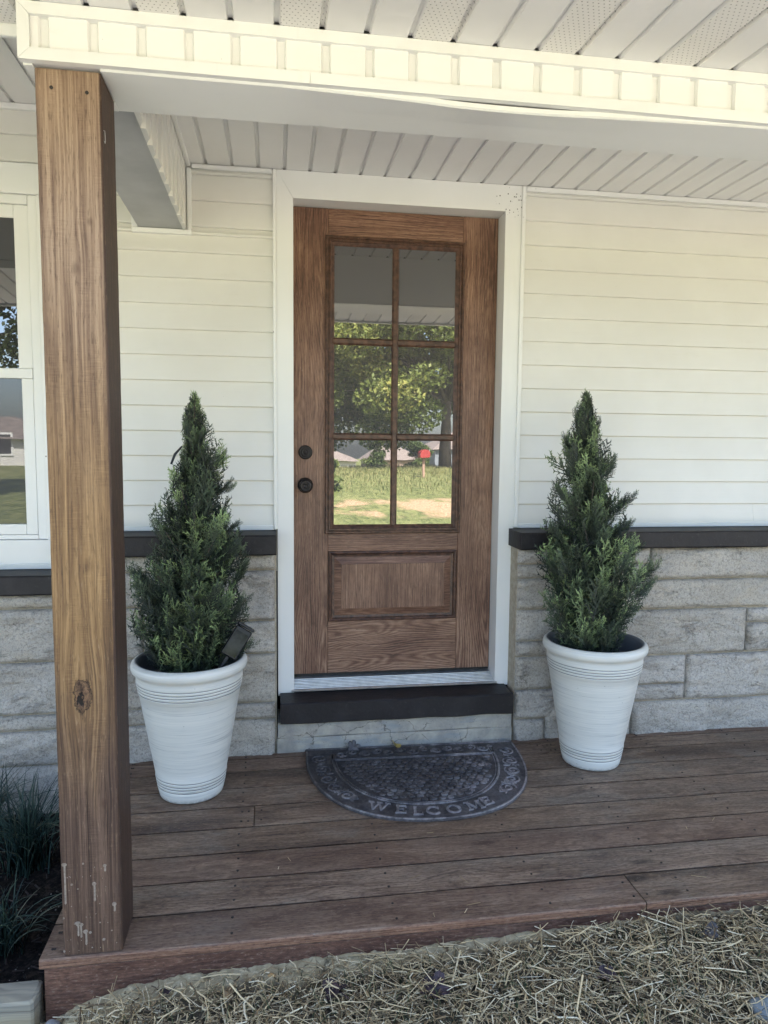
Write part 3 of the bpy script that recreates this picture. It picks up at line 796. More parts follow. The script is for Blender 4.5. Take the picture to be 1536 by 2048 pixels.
# ------------------------------------------------------------------ porch roof
porch = thing('porch_roof', (0.45, -1.2, 2.1), 'white vinyl clad porch roof with ribbed ceiling and beam over the front door', 'porch roof')
RIB = 0.1033
def soffit_panel(x, w, y0, z0, y1, z1, mat, parent, groove=0.017, rec=0.009):
    # a strip that runs towards the wall, with a recessed joint on its right side
    a, b, c, d, e = x, x + w - groove, x + w - groove + 0.004, x + w - 0.004, x + w
    j = rnd.uniform(-0.0007, 0.0007)
    n = 6; rings = []
    for i in range(n + 1):
        t = i / n; y = y0 + (y1 - y0) * t; z = z0 + (z1 - z0) * t + 0.0010 * nz(x * 9, y * 4) + j
        rings.append([(a, y, z), (b, y, z), (c, y, z + rec), (d, y, z + rec), (e - 0.0004, y, z), (e - 0.0004, y, z + rec + 0.004), (a, y, z + rec + 0.004)])
    return MB().rings(rings).build('soffit_panel', mat, parent)
ceil = box('ceiling', SOFFIT, porch, -0.419, WR, -1.06, 0.011, CEIL + 0.016, CEIL + 0.03)
x = -0.344 - RIB + 0.006
while x < WR - 0.1:
    x0 = max(x, -0.418)
    soffit_panel(x0, RIB - (x0 - x), -1.06, CEIL, 0.012, CEIL, SOFFIT, ceil)
    x += RIB
# outer eave soffit, falling gently towards its outer edge
SL = 0.0717
ez = lambda y: 2.2415 + SL * (y + 1.262)
eave = MB().prism([(-2.0, ez(-2.0) + 0.016), (-1.262, ez(-1.262) + 0.016), (-1.262, ez(-1.262) + 0.028), (-2.0, ez(-2.0) + 0.028)], 'x', -0.635, WR).build('eave_soffit', SOFFIT, porch)
x = -0.490 - RIB * 2 + 0.006 + 0.0015; k = 0
while x < WR - 0.1:
    x0 = max(x, -0.6345)
    vent = (k % 3 == 2 + 0) if False else ((k - 3) % 3 == 0)
    soffit_panel(x0, 0.1043 - (x0 - x), -2.0, ez(-2.0), -1.2625, ez(-1.2625), VENT if vent else SOFFIT, eave)
    x += 0.1043; k += 1
leave = MB().prism([(-2.0, ez(-2.0) + 0.016), (-1.156, ez(-1.156) + 0.016), (-1.156, ez(-1.156) + 0.028), (-2.0, ez(-2.0) + 0.028)], 'x', WL, -0.6355).build('eave_soffit', SOFFIT, porch)
x = -0.636 - 0.1043; k = 0
while x > WL:
    soffit_panel(x, 0.1043, -2.0, ez(-2.0), -1.157, ez(-1.157), VENT if k % 3 == 0 else SOFFIT, leave)
    x -= 0.1043; k += 1
box('eave_edge_trim', TRIM, porch, WL, -0.636, -1.1555, -1.142, 2.222, 2.262, c=0.002)
# raised soffit over the window
lc = box('ceiling', SOFFIT, porch, WL, -0.634, -1.141, 0.011, 2.567 + 0.016, 2.567 + 0.03)
x = -0.634 - RIB
while x > WL:
    soffit_panel(x, RIB, -1.141, 2.568, 0.012, 2.568, SOFFIT, lc); x -= RIB
box('joint_strip', TRIM, porch, -0.965, -0.93, -1.14, -0.012, 2.560, 2.5675, c=0.001)
box('recess_face', SOFFIT, porch, WL, -0.636, -1.1415, -1.13, 2.263, 2.566)
# fascia board and gutter at the outer edge
box('fascia', TRIM, porch, WL - 0.1, WR, -2.03, -2.0005, ez(-2.0) - 0.012, 2.45, c=0.003)

# front beam
beam = box('beam', SOFFIT, porch, -0.630, WR, -1.2515, -1.0515, 2.126, 2.2385)
beam['label'] = 'white vinyl clad beam with short upright panels between edge channels'
box('beam_back', SOFFIT, beam, -0.4185, WR, -1.0512, -1.0505, 2.122, CEIL)
bx = [-0.581 + 0.1038 * k for k in range(-1, 41)]
GW = 0.0165
def beam_panel(x0, x1):
    w = rnd.uniform(-0.0006, 0.0006)
    MB().prism([(x0, -1.2516), (x0, -1.2545), (x0 + 0.0035, -1.2615 + w), (x1 - 0.0035, -1.2615 + w), (x1, -1.2545), (x1, -1.2516)], 'z', 2.136, 2.226).build('beam_panel', SOFFIT, beam)
for a, b in zip(bx, bx[1:]):
    x0, x1 = max(a + GW / 2, -0.612), b - GW / 2
    if x1 - x0 > 0.01 and x1 < WR: beam_panel(x0, x1)
def bch(*d): return box('edge_channel', TRIM, beam, *d, c=0.003)
def lay(x0, x1, z0, z1, mit0):
    pass
MB().prism([(-0.634, 2.1195), (-0.609, 2.1445), (-0.609, 2.214), (-0.634, 2.240)], 'y', -1.270, -1.2517).build('edge_channel', TRIM, beam)
MB().prism([(-0.6338, 2.2403), (-0.6085, 2.2145), (WR, 2.2145), (WR, 2.2403)], 'y', -1.2702, -1.2517).build('edge_channel', TRIM, beam)
MB().prism([(-0.6335, 2.1192), (0.004, 2.1192), (0.004, 2.1450), (-0.6085, 2.1450)], 'y', -1.2698, -1.2517).build('edge_channel', TRIM, beam)
MB().prism([(0.0046, 2.1188), (WR, 2.1188), (WR, 2.1446), (0.0046, 2.1446)], 'y', -1.2706, -1.2517).build('edge_channel', TRIM, beam)
# sheet under the beam with a bent lip that sags open in the middle
rings = []; nn = 150
for i in range(nn + 1):
    x = -0.466 + (WR + 0.466) * i / nn
    sag = 0.0145 * math.exp(-((x - 0.47) / 0.30) ** 2 if x < 0.47 else -((x - 0.47) / 0.42) ** 2) + 0.0010 * nz(x * 6)
    zf = 2.1185 - sag; w = 0.002 * nz(x * 3, 5)
    rings.append([(x, -1.2480, zf + 0.0115), (x, -1.2525, zf + 0.0105), (x, -1.2530, zf), (x, -1.2485, zf - 0.0035), (x, -1.15, 2.1172 - sag * 0.35 + w), (x, -1.052, 2.1178), (x, -1.052, 2.1192), (x, -1.15, 2.1190 - sag * 0.35 + w), (x, -1.2470, zf - 0.0018), (x, -1.2480, zf + 0.002)])
MB().rings(rings).build('beam_underside', TRIM, beam)
box('beam_underside', TRIM, beam, -0.630, -0.6105, -1.248, -1.052, 2.1165, 2.1255)
box('beam_underside', TRIM, beam, -0.6100, -0.4665, -1.0965, -1.052, 2.1165, 2.1255)

# side beam running back to the wall
sb = box('side_beam', SHADEBOARD, porch, -0.6075, -0.4335, -1.0500, 0.010, 2.1365, 2.66)
y = -1.048
while y < -0.02:
    y1 = min(y + 0.1033, 0.0)
    MB().prism([(-0.4333, y), (-0.4333, y1 - 0.001), (-0.4315, y1 - 0.004), (-0.4225, y1 - 0.034), (-0.4190, y1 - 0.036), (-0.4190, y + 0.004)], 'z', 2.1255 + rnd.uniform(-0.002, 0.002), CEIL - 0.004).build('beam_panel', VINYL, sb)
    y += 0.1033
box('ceiling_channel', TRIM, sb, -0.4188, -0.4040, -1.049, -0.012, CEIL - 0.016, CEIL - 0.001, c=0.002)
for d in ((-0.6325, -0.4022, -0.013, 0.009, 2.1155, 2.1345), (-0.4195, -0.4018, -0.0125, 0.009, 2.1350, 2.3715), (-0.6325, -0.6085, -0.0125, 0.009, 2.1350, 2.5445)):
    box('wall_channel', TRIM, sb, *d, c=0.002)

# ------------------------------------------------------------------ deck
deck = thing('deck', (0.9, -0.7, -0.2), 'low dark brown wooden deck in front of the stone wall and door', 'deck')
DX0, DX1 = -0.665, WR
def plank(x0, x1, y0, y1, seed):
    n = max(6, int((x1 - x0) / 0.12)); rings = []
    for i in range(n + 1):
        x = x0 + (x1 - x0) * i / n
        cup = 0.0012 * nz(x * 1.7 + seed, seed); e0 = 0.0011 * nz(x * 4 + seed, 1); e1 = 0.0011 * nz(x * 4 + seed, 2)
        if y0 < -1.2: fr = [(x, y0 + 0.003, -0.0265), (x, y0 + e0, -0.022), (x, y0 + e0, -0.0055), (x, y0 + 0.0018 + e0, -0.0015 + cup)]
        else: fr = [(x, y0 + 0.022, -0.0265), (x, y0 + 0.006 + e0, -0.010), (x, y0 + 0.0008 + e0, -0.0020 + cup), (x, y0 + 0.0006 + e0, -0.0008 + cup)]
        rings.append(fr + [(x, y0 + 0.004, cup), (x, (y0 + y1) / 2, -0.0008 + cup), (x, y1 - 0.005, cup + 0.0004), (x, y1 - 0.0012 + e1, -0.0008 + cup), (x, y1 + e1, -0.0045), (x, y1 - 0.004 + e1, -0.022), (x, y1 - 0.008, -0.0265)])
    p = MB().rings(rings).build('deck_plank', DECKM, deck)
    sc = MB()
    k = 0
    for jx in [-0.64, -0.20, 0.24, 0.68, 1.10, 1.52, 1.94, 2.36, 2.78, 3.2, 3.55] + [x0 + 0.02, x1 - 0.02]:
        if x0 + 0.01 < jx < x1 - 0.01:
            for fy in (0.26, 0.74):
                cx = jx + 0.006 * nz(jx * 9 + seed, fy); cy = y0 + (y1 - y0) * fy + 0.006 * nz(jx * 5, seed, fy)
                r = 0.0036
                top = 0.0016; seg = 8
                sc.rings([[(cx + r * math.cos(2 * math.pi * a / seg), cy + r * math.sin(2 * math.pi * a / seg), z) for a in range(seg)] for z in (-0.003, top)])
    if sc.v: tag(sc.build('screw_heads', NAILM, p), kind='stuff')
    return p
PY = [-1.2500, -1.1105, -0.9700, -0.8300, -0.6835, -0.5425, -0.4020, -0.2600, -0.1530]
PE = PY[1:] + [-0.1090]
joints = {0: [0.955], 4: [-0.155], 7: [1.06], 2: [2.6], 6: [2.1]}
for k, (a, b) in enumerate(zip(PY, PE)):
    xs_ = [DX0 + rnd.uniform(-0.003, 0.003)] + joints.get(k, []) + [DX1]
    for i in range(len(xs_) - 1):
        plank(xs_[i] + (0.0015 if i else 0), xs_[i + 1] - (0.0015 if i < len(xs_) - 2 else 0), a + 0.0024, b - 0.0024, k * 3.7 + i)
def fboard(x0, x1, y0, y1, z0, z1, mat, ax):
    n = 40; rings = []
    for i in range(n + 1):
        t = i / n
        if ax == 'x':
            x = x0 + (x1 - x0) * t; w = 0.0015 * nz(x * 3, 9)
            rings.append([(x, y1, z0), (x, y0 + w, z0), (x, y0 + w, z1 - 0.003), (x, y0 + 0.003 + w, z1), (x, y1, z1)])
        else:
            y = y0 + (y1 - y0) * t
            rings.append([(x1, y, z0), (x0, y, z0), (x0, y, z1), (x1, y, z1)])
    return MB().rings(rings).build('fascia_board', mat, deck)
fboard(-0.6545, DX1, -1.243, -1.205, -0.26, -0.0272, FASCM, 'x')
fboard(-0.6540, -0.617, -1.204, -0.113, -0.26, -0.0275, FASCY, 'y')
box('joists', FASCM, deck, -0.616, DX1, -1.2, -0.114, -0.30, -0.14)

# ------------------------------------------------------------------ post
post = thing('porch_post', (-0.538, -1.17, 0), 'thick stained wooden porch post with a dark open knot, on the deck corner', 'post')
PX, PYY, PW = -0.6092, -1.2405, 0.142
rings = []
for i in range(61):
    z = 0.0025 + (2.1160 - 0.0025) * i / 60; c = 0.0045
    e = [0.0010 * nz(z * 5, k * 3.1) + 0.0007 * nz(z * 23, k * 2.2) for k in range(4)]
    x0, x1, y0, y1 = PX + e[0], PX + PW + e[1], PYY + e[2], PYY + PW + e[3]
    rings.append([(x0 + c, y0, z), (x1 - c, y0, z), (x1, y0 + c, z), (x1, y1 - c, z), (x1 - c, y1, z), (x0 + c, y1, z), (x0, y1 - c, z), (x0, y0 + c, z)])
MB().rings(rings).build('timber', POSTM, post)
# mud splashes with runs near the foot, nails near the top
def q2(zx, zy):       # photograph measurements of the marks, in metres on the post's front face
    return PX + (zx - 470 - (zy - 600) * 0.018) / 3.84 / 832.0, (1356 - zy) / 3.84 / 838.0
sp = MB()
def blob(cx, cz, r, s=1.0):
    seg = 11; ph = rnd.random() * 9
    ring = [(cx + r * (1 + 0.35 * nz(i * 1.7, ph)) * math.cos(2 * math.pi * i / seg), cz + r * s * (1 + 0.35 * nz(i * 1.9, ph, 2)) * math.sin(2 * math.pi * i / seg)) for i in range(seg)]
    sp.prism(ring, 'y', PYY - 0.0016, PYY + 0.002)
def run(cx, cz, cz1, w):
    sp.prism([(cx - w * 0.5, cz), (cx + w * 0.5, cz), (cx + w * 0.42 + 0.0006, (cz + cz1) / 2), (cx + w * 0.55, cz1), (cx, cz1 - w * 0.7), (cx - w * 0.55, cz1), (cx - w * 0.42, (cz + cz1) / 2)], 'y', PYY - 0.0018, PYY + 0.002)
for zx, zy, r, dr in [(497, 580, 0.0058, 905), (640, 583, 0.0026, 0), (803, 612, 0.0044, 655), (722, 760, 0.0052, 900), (553, 752, 0.003, 0), (600, 793, 0.002, 0), (875, 945, 0.0056, 1000), (596, 1085, 0.0075, 1185), (617, 1095, 0.006, 1200), (655, 1160, 0.0062, 1265), (690, 1170, 0.0036, 0), (793, 1240, 0.0038, 0), (490, 1030, 0.0024, 0), (764, 930, 0.0016, 0), (704, 1300, 0.002, 0), (765, 1092, 0.0022, 0), (492, 1312, 0.003, 0), (550, 935, 0.0013, 0), (855, 1168, 0.002, 0)]:
    cx, cz = q2(zx, zy); blob(cx, cz, r, 0.85)
    if dr: run(cx + 0.001, cz, q2(zx, dr)[1], 0.0042)
    sp.build('mud_splash', MUD, post); sp = MB()
for _ in range(26): blob(PX + 0.01 + rnd.random() * 0.12, 0.012 + rnd.random() ** 1.6 * 0.26, rnd.uniform(0.0006, 0.0013))
tag(sp.build('mud_specks', MUD, post), kind='stuff')
for cx, cz in ((-0.574, 2.076), (-0.498, 2.071)):
    MB().disc_y(cx, cz, [(0.0042, PYY + 0.001), (0.0042, PYY - 0.0012), (0.0015, PYY - 0.0015)], 7).build('nail', NAILM, post)
hk = MB(); hk.tube([(-0.4665, -1.2305, 1.995), (-0.4635, -1.2305, 1.995), (-0.4625, -1.2305, 1.972), (-0.4628, -1.2335, 1.966), (-0.4632, -1.237, 1.970)], 0.0008, 6)
hk.build('wire_hook', ALU, post, True)

# ------------------------------------------------------------------ planters and plants
def m_pot():
    m = Mat('glazed_white_planter'); x, y, z = m.sep(m.co())
    r = m.rand()
    ang = y.f('ARCTAN2', x)
    n = m.noise(m.vec(ang * 0.8, r * 9.0, z * 230.0), 1.0, 4, 0.65)
    n2 = m.noise(m.vec(ang * 0.5, r * 9.0 + 3.0, z * 60.0), 1.0, 3, 0.6)
    t = n * 0.6 + n2 * 0.4
    col = m.ramp(t, [(0.34, (0.43, 0.445, 0.425, 1)), (0.44, (0.60, 0.61, 0.575, 1)), (0.56, (0.66, 0.665, 0.62, 1)), (0.7, (0.73, 0.725, 0.67, 1))])
    g = None
    for zz in (0.4325, 0.4205, 0.4095, 0.3975, 0.0790, 0.0655, 0.0545, 0.0415):
        d = 1.0 - (z - zz).f('ABSOLUTE').step(0.0007, 0.0017)
        g = d if g is None else g.f('MAXIMUM', d)
    rad = (x * x + y * y).f('SQRT')
    col = m.mix(g * 0.9, col, (0.05, 0.055, 0.06, 1))
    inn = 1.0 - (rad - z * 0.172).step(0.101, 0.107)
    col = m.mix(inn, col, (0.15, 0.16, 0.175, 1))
    chips = (1.0 - m.voro(m.co(), 30).step(0.02, 0.06))
    col = m.mix(chips * 0.8, col, (0.04, 0.04, 0.04, 1))
    dirt = (1.0 - z.step(0.0, 0.02)) * m.noise(m.co(), 60, 4).step(0.4, 0.6)
    col = m.mix(dirt * 0.4, col, (0.15, 0.13, 0.11, 1))
    return m.out(col, 0.32, m.bump(n - g * 1.2, 0.22, 0.002), spec=0.5)
POTM = m_pot()
SOILM = m_simple('dark_planter_fill', (0.012, 0.011, 0.010, 1), (0.035, 0.03, 0.026, 1), 60, 0.95, 0.6, 0, 0.1, 0.01)
def groove(prof, z, r): prof += [(r, z - 0.0028), (r - 0.0016, z - 0.0004), (r - 0.0016, z + 0.0004), (r, z + 0.0028)]
PR = lambda z: 0.1135 + z * 0.172
pp = [(0.0, 0.003), (0.108, 0.003), (0.112, 0.0), (0.1145, 0.004)]
for z in (0.0415, 0.0545, 0.0655, 0.0790): groove(pp, z, PR(z) + 0.0018)
pp += [(PR(0.084), 0.084)]
for k in range(1, 9): pp.append((PR(0.084 + k * 0.0385), 0.084 + k * 0.0385))
for z in (0.3975, 0.4095, 0.4205, 0.4325): groove(pp, z, PR(z) + 0.0018)
pp += [(PR(0.44), 0.440), (0.190, 0.452), (0.1915, 0.462), (0.198, 0.466), (0.2035, 0.472), (0.2065, 0.481), (0.2065, 0.490), (0.2035, 0.499), (0.198, 0.5045), (0.191, 0.507), (0.186, 0.505), (0.183, 0.498), (0.181, 0.470), (0.176, 0.440), (0.1735, 0.36), (0.05, 0.34)]
pot_me = fill_me = None
def local(o, parent):
    o.parent = parent; return o
def make_planter(loc, rz, label, tilt=(0, 0)):
    global pot_me, fill_me
    t = thing('planter', loc, label, 'planter', 'tall white planters on the deck')
    t.rotation_euler = (tilt[0], tilt[1], rz)
    if pot_me is None:
        a = MB().lathe(pp, 96).build('pot', POTM, None, True); pot_me = a.data
        f = MB(); rings = []
        for r in (0.0, 0.05, 0.1, 0.15, 0.176):
            rings.append([((r + 1e-4) * math.cos(2 * math.pi * i / 40), (r + 1e-4) * math.sin(2 * math.pi * i / 40), 0.425 + 0.010 * nz(r * 20 * math.cos(i), r * 20 * math.sin(i)) + (0.0 if r < 0.17 else -0.01)) for i in range(40)])
        b = f.rings(rings, False).build('planting_soil', SOILM, None, True); fill_me = b.data
    else:
        a = bpy.data.objects.new('pot', pot_me); COL.objects.link(a)
        b = bpy.data.objects.new('planting_soil', fill_me); COL.objects.link(b)
    local(a, t); local(b, t)
    return t
PL, PRT = (-0.390, -0.392, 0.0016), (1.205, -0.345, 0.0016)
make_planter(PL, 0.4, 'tall white planter left of the door, a black solar light leaning in it')
make_planter(PRT, 2.6, 'tall white planter right of the door, in front of the stone wall')

def m_foliage():
    m = Mat('cypress_foliage')
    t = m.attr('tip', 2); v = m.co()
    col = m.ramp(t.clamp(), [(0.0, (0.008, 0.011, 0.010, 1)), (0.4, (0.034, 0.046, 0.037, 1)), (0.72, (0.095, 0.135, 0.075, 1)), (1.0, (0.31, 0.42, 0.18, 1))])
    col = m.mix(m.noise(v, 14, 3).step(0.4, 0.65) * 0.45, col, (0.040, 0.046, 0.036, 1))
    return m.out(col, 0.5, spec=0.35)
CYP = m_foliage()
BARK = m_simple('grey_brown_bark', (0.05, 0.042, 0.035, 1), (0.10, 0.085, 0.07, 1), 40, 0.9, 0.5)
def frond_template(seed):
    # a flat feathery spray: stem along +u, branchlets both sides, each with short needles
    rg = random.Random(seed); tris, tips = [], []
    def tri(p, q, r, t): tris.append((p, q, r)); tips.append(t)
    def strip(a, b, w0, w1, t0, t1, wob=0.0):
        d = (b - a); L = d.length
        if L < 1e-6: return
        nrm = Vector((-d.y, d.x, 0)).normalized()
        tri(a - nrm * w0, a + nrm * w0, b + nrm * w1, (t0, t0, t1)); tri(a - nrm * w0, b + nrm * w1, b - nrm * w1, (t0, t1, t1))
    strip(Vector((0, 0, 0)), Vector((1, 0, 0)), 0.014, 0.007, 0.1, 0.8)
    n = 10
    for i in range(n):
        u = 0.10 + 0.86 * i / (n - 1)
        for sd_ in (-1, 1):
            ln = (0.36 * (1 - u) ** 0.8 + 0.085) * rg.uniform(0.7, 1.25) * (0.55 + 0.45 * min(1, u / 0.3))
            an = math.radians(rg.uniform(32, 52)) * sd_
            a = Vector((u + rg.uniform(-0.02, 0.02), 0, 0)); b = a + Vector((math.cos(an) * ln, math.sin(an) * ln, rg.uniform(-0.09, 0.13)))
            strip(a, b, 0.0145, 0.006, 0.10 + 0.45 * u, 0.45 + 0.42 * u)
            kn = 3
            for k in range(1, kn + 1):
                for s2 in (-1, 1):
                    c = a.lerp(b, k / (kn + 0.25)); a2 = an + s2 * math.radians(rg.uniform(30, 58)); l2 = ln * 0.26 * rg.uniform(0.7, 1.25) + 0.018
                    e = c + Vector((math.cos(a2) * l2, math.sin(a2) * l2, rg.uniform(-0.04, 0.06)))
                    nn_ = Vector((-math.sin(a2), math.cos(a2), 0)) * 0.0125
                    t = 0.3 + 0.5 * u * (0.5 + 0.5 * k / kn)
                    tri(c - nn_, c + nn_, e, (t, t, t + 0.3))
    V = np.array([[tuple(p) for p in t] for t in tris], np.float32)
    T = np.array(tips, np.float32)
    return V, T
TEMPL = [frond_template(s) for s in range(5)]
def cypress(loc, prof, tipoff, label, seed, extra):
    rg = random.Random(seed); t = thing('cypress', (loc[0], loc[1], loc[2] + 0.425), label, 'plant', 'small cypresses in the white planters')
    Vs, Ts = [], []
    zmin, zmax = prof[0][0], prof[-1][0]
    def R(z, left):
        for (a, l0, r0), (b, l1, r1) in zip(prof, prof[1:]):
            if a <= z <= b:
                k = (z - a) / (b - a); return (l0 + (l1 - l0) * k) if left else (r0 + (r1 - r0) * k)
        return 0.02
    def axis(z): return Vector((loc[0] + tipoff * max(0, (z - zmin)) / (zmax - zmin), loc[1], 0))
    def place(base, d, L, roll, tipk, curl=0.16):
        Vt, Tt = TEMPL[rg.randrange(5)]
        d = d.normalized(); up = Vector((0, 0, 1))
        side = d.cross(up)
        if side.length < 1e-3: side = Vector((1, 0, 0))
        side.normalize(); nn_ = side.cross(d)
        s2 = side * math.cos(roll) + nn_ * math.sin(roll); n2 = nn_ * math.cos(roll) - side * math.sin(roll)
        B = np.array([tuple(d), tuple(s2), tuple(n2)], np.float32)
        W = (Vt.reshape(-1, 3) * np.array([L, L * 0.78, L], np.float32)) @ B + np.array(tuple(base), np.float32)
        W[:, 2] += (Vt.reshape(-1, 3)[:, 0] ** 2) * L * curl
        Vs.append(W); Ts.append(np.clip(Tt.reshape(-1) * tipk, 0, 1))
    count = 0
    while count < 600:
        z = zmin + (zmax - zmin) * (rg.random() ** 1.25)
        th = rg.uniform(0, 2 * math.pi); ct, st = math.cos(th), math.sin(th)
        rr = R(z, ct < 0) * (abs(ct) * 1.0 + (1 - abs(ct)) * 0.92)
        lump = 0.78 + 0.55 * nz(ct * 2.2 + seed, st * 2.2, z * 8.5) + 0.26 * nz(ct * 5, st * 5, z * 19 + seed)
        rr *= lump
        depth = rg.random()
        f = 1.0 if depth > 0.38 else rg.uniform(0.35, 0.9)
        L = rg.uniform(0.11, 0.20) * (0.75 + 0.5 * min(1.0, rr / 0.18))
        if z > zmax - 0.18: L *= 0.8
        lean = math.radians(rg.uniform(18, 62)) * (1.0 if z < zmax - 0.15 else 0.55)
        d = Vector((ct * math.sin(lean), st * math.sin(lean), math.cos(lean)))
        tipp = axis(z) + Vector((ct * rr * f, st * rr * f, z))
        if seed == 11 and tipp.x > -0.275 and tipp.z < 0.66 and tipp.y < -0.42: count += 1; continue
        base = tipp - d * L
        if base.z < zmin - 0.10: base.z = zmin - 0.10 + rg.random() * 0.03
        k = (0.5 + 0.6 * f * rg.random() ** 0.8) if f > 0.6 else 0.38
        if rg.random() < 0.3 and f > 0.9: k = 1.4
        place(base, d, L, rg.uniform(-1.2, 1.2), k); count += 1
    # leader and the stray sprays that break the outline
    for k in range(22):
        z = zmax - 0.03 - rg.random() * 0.16; a = axis(z)
        lean = rg.uniform(0, 0.24) * (1.0 + (zmax - z) * 5.0) * 0.7; th = rg.uniform(0, 6.28)
        place(a + Vector((0, 0, z - 0.085)), Vector((math.cos(th) * math.sin(lean), math.sin(th) * math.sin(lean), math.cos(lean))), rg.uniform(0.07, 0.105), rg.uniform(-1.5, 1.5), rg.uniform(0.5, 0.9))
    for (ex, ez_, ln, an) in extra:
        tip = Vector((ex, loc[1] + rg.uniform(-0.05, 0.02), ez_)); d = Vector((math.sin(an), rg.uniform(-0.25, 0.1), math.cos(an))).normalized()
        for q in range(15):
            f = q / 14.0
            place(tip - d * (ln * (1 - f * 0.62)) + Vector((rg.uniform(-0.010, 0.010), rg.uniform(-0.02, 0.02), rg.uniform(-0.008, 0.008))), d + Vector((rg.uniform(-0.3, 0.3), rg.uniform(-0.3, 0.3), rg.uniform(-0.3, 0.3))) * 0.6, ln * (0.58 - 0.18 * f), rg.uniform(-1.4, 1.4), rg.uniform(0.6, 1.15))
    V = np.concatenate(Vs); T = np.concatenate(Ts)
    F = np.arange(len(V), dtype=np.int32).reshape(-1, 3)
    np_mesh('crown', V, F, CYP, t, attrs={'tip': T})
    tk = MB()
    pts = [(loc[0], loc[1], loc[2] + 0.33)] + [tuple(axis(z) + Vector((0.006 * nz(z * 9), 0.006 * nz(z * 8, 4), z))) for z in np.linspace(zmin, zmax - 0.06, 9)]
    tk.tube(pts, [0.014 - 0.0012 * i for i in range(len(pts))], 8)
    for k in range(46):
        z = zmin + (zmax - zmin - 0.1) * k / 46; th = k * 2.4; a = axis(z) + Vector((0, 0, z)); rr = R(z, math.cos(th) < 0) * (0.62 if z < zmax - 0.4 else 0.34)
        tk.tube([a, a + Vector((math.cos(th) * rr * 0.5, math.sin(th) * rr * 0.5, 0.05)), a + Vector((math.cos(th) * rr, math.sin(th) * rr, 0.13))], [0.004, 0.003, 0.001], 5)
    tk.build('trunk', BARK, t, True)
    return t
cypress(PL, [(0.47, 0.10, 0.10), (0.52, 0.16, 0.15), (0.60, 0.195, 0.175), (0.72, 0.215, 0.205), (0.84, 0.20, 0.20), (0.93, 0.165, 0.185), (1.02, 0.125, 0.155), (1.12, 0.09, 0.135), (1.20, 0.075, 0.125), (1.28, 0.055, 0.095), (1.36, 0.036, 0.055), (1.42, 0.014, 0.018), (1.45, 0.005, 0.006)], 0.028,
        'dark green cypress in the planter left of the door', 11,
        [(-0.602, 0.838, 0.20, -0.75), (-0.598, 0.778, 0.16, -0.9), (-0.508, 1.02, 0.13, -0.55), (-0.222, 1.148, 0.12, 0.95), (-0.190, 0.935, 0.15, 0.9), (-0.172, 0.862, 0.15, 0.6), (-0.250, 1.255, 0.11, 0.7), (-0.155, 0.560, 0.13, 0.95), (-0.178, 0.735, 0.13, 0.6), (-0.198, 1.005, 0.10, 1.0), (-0.392, 1.375, 0.08, -0.2), (-0.325, 1.345, 0.08, 0.3)])
cypress(PRT, [(0.47, 0.12, 0.09), (0.52, 0.165, 0.12), (0.62, 0.205, 0.165), (0.74, 0.225, 0.205), (0.85, 0.215, 0.205), (0.94, 0.19, 0.155), (1.04, 0.17, 0.13), (1.14, 0.15, 0.105), (1.22, 0.13, 0.09), (1.30, 0.105, 0.068), (1.38, 0.070, 0.040), (1.44, 0.030, 0.016), (1.485, 0.006, 0.005)], -0.072,
        'dark green cypress in the planter right of the door', 23,
        [(1.458, 0.828, 0.22, 0.85), (1.375, 0.895, 0.14, 0.95), (1.345, 1.097, 0.17, 0.85), (1.33, 1.00, 0.12, 0.9), (1.262, 1.25, 0.12, 0.6), (0.968, 0.842, 0.10, -0.8), (0.995, 1.14, 0.09, -0.6), (1.190, 1.395, 0.10, 0.35), (1.052, 1.335, 0.10, -0.35), (1.092, 1.43, 0.08, -0.2), (1.44, 0.755, 0.14, 0.95), (1.0, 0.99, 0.09, -0.6)])

# solar spotlight leaning in the left planter
sol = thing('solar_light', (-0.28, -0.43, 0.43), 'black solar spotlight leaning among the sprays in the left planter', 'light')
def sol_part(name, mat, m):
    R = Matrix.Translation((-0.222, -0.440, 0.566)) @ Matrix.Rotation(math.radians(33), 4, 'Y') @ Matrix.Rotation(math.radians(-14), 4, 'X') @ Matrix.Scale(0.84, 4)
    m.v = [tuple(R @ Vector(p)) for p in m.v]; return m.build(name, mat, sol)
CELL = m_simple('solar_cell', (0.010, 0.011, 0.016, 1), (0.055, 0.057, 0.065, 1), 14, 0.12, 0.0, 0, 0.5)
sol_part('housing', BLACKPL, MB().cbox(-0.038, 0.038, -0.012, 0.014, -0.065, 0.072, c=0.005))
sol_part('solar_panel', CELL, MB().box(-0.029, 0.029, -0.0140, -0.0125, -0.055, 0.052))
sol_part('hood', BLACKPL, MB().cbox(-0.040, 0.040, -0.022, 0.010, 0.0735, 0.088, c=0.004))
sol_part('stake', BLACKPL, MB().cbox(-0.008, 0.008, -0.004, 0.012, -0.155, -0.0655, c=0.002))
# tag wire on the left plant
cl = MB().tube([(-0.440, -0.425, 1.212), (-0.428, -0.415, 1.246), (-0.405, -0.400, 1.275)], [0.004, 0.005, 0.003], 6).build('plant_clip', BLACKPL, None)
tag(cl, 'small black clip sticking out near the top of the left cypress', 'clip')

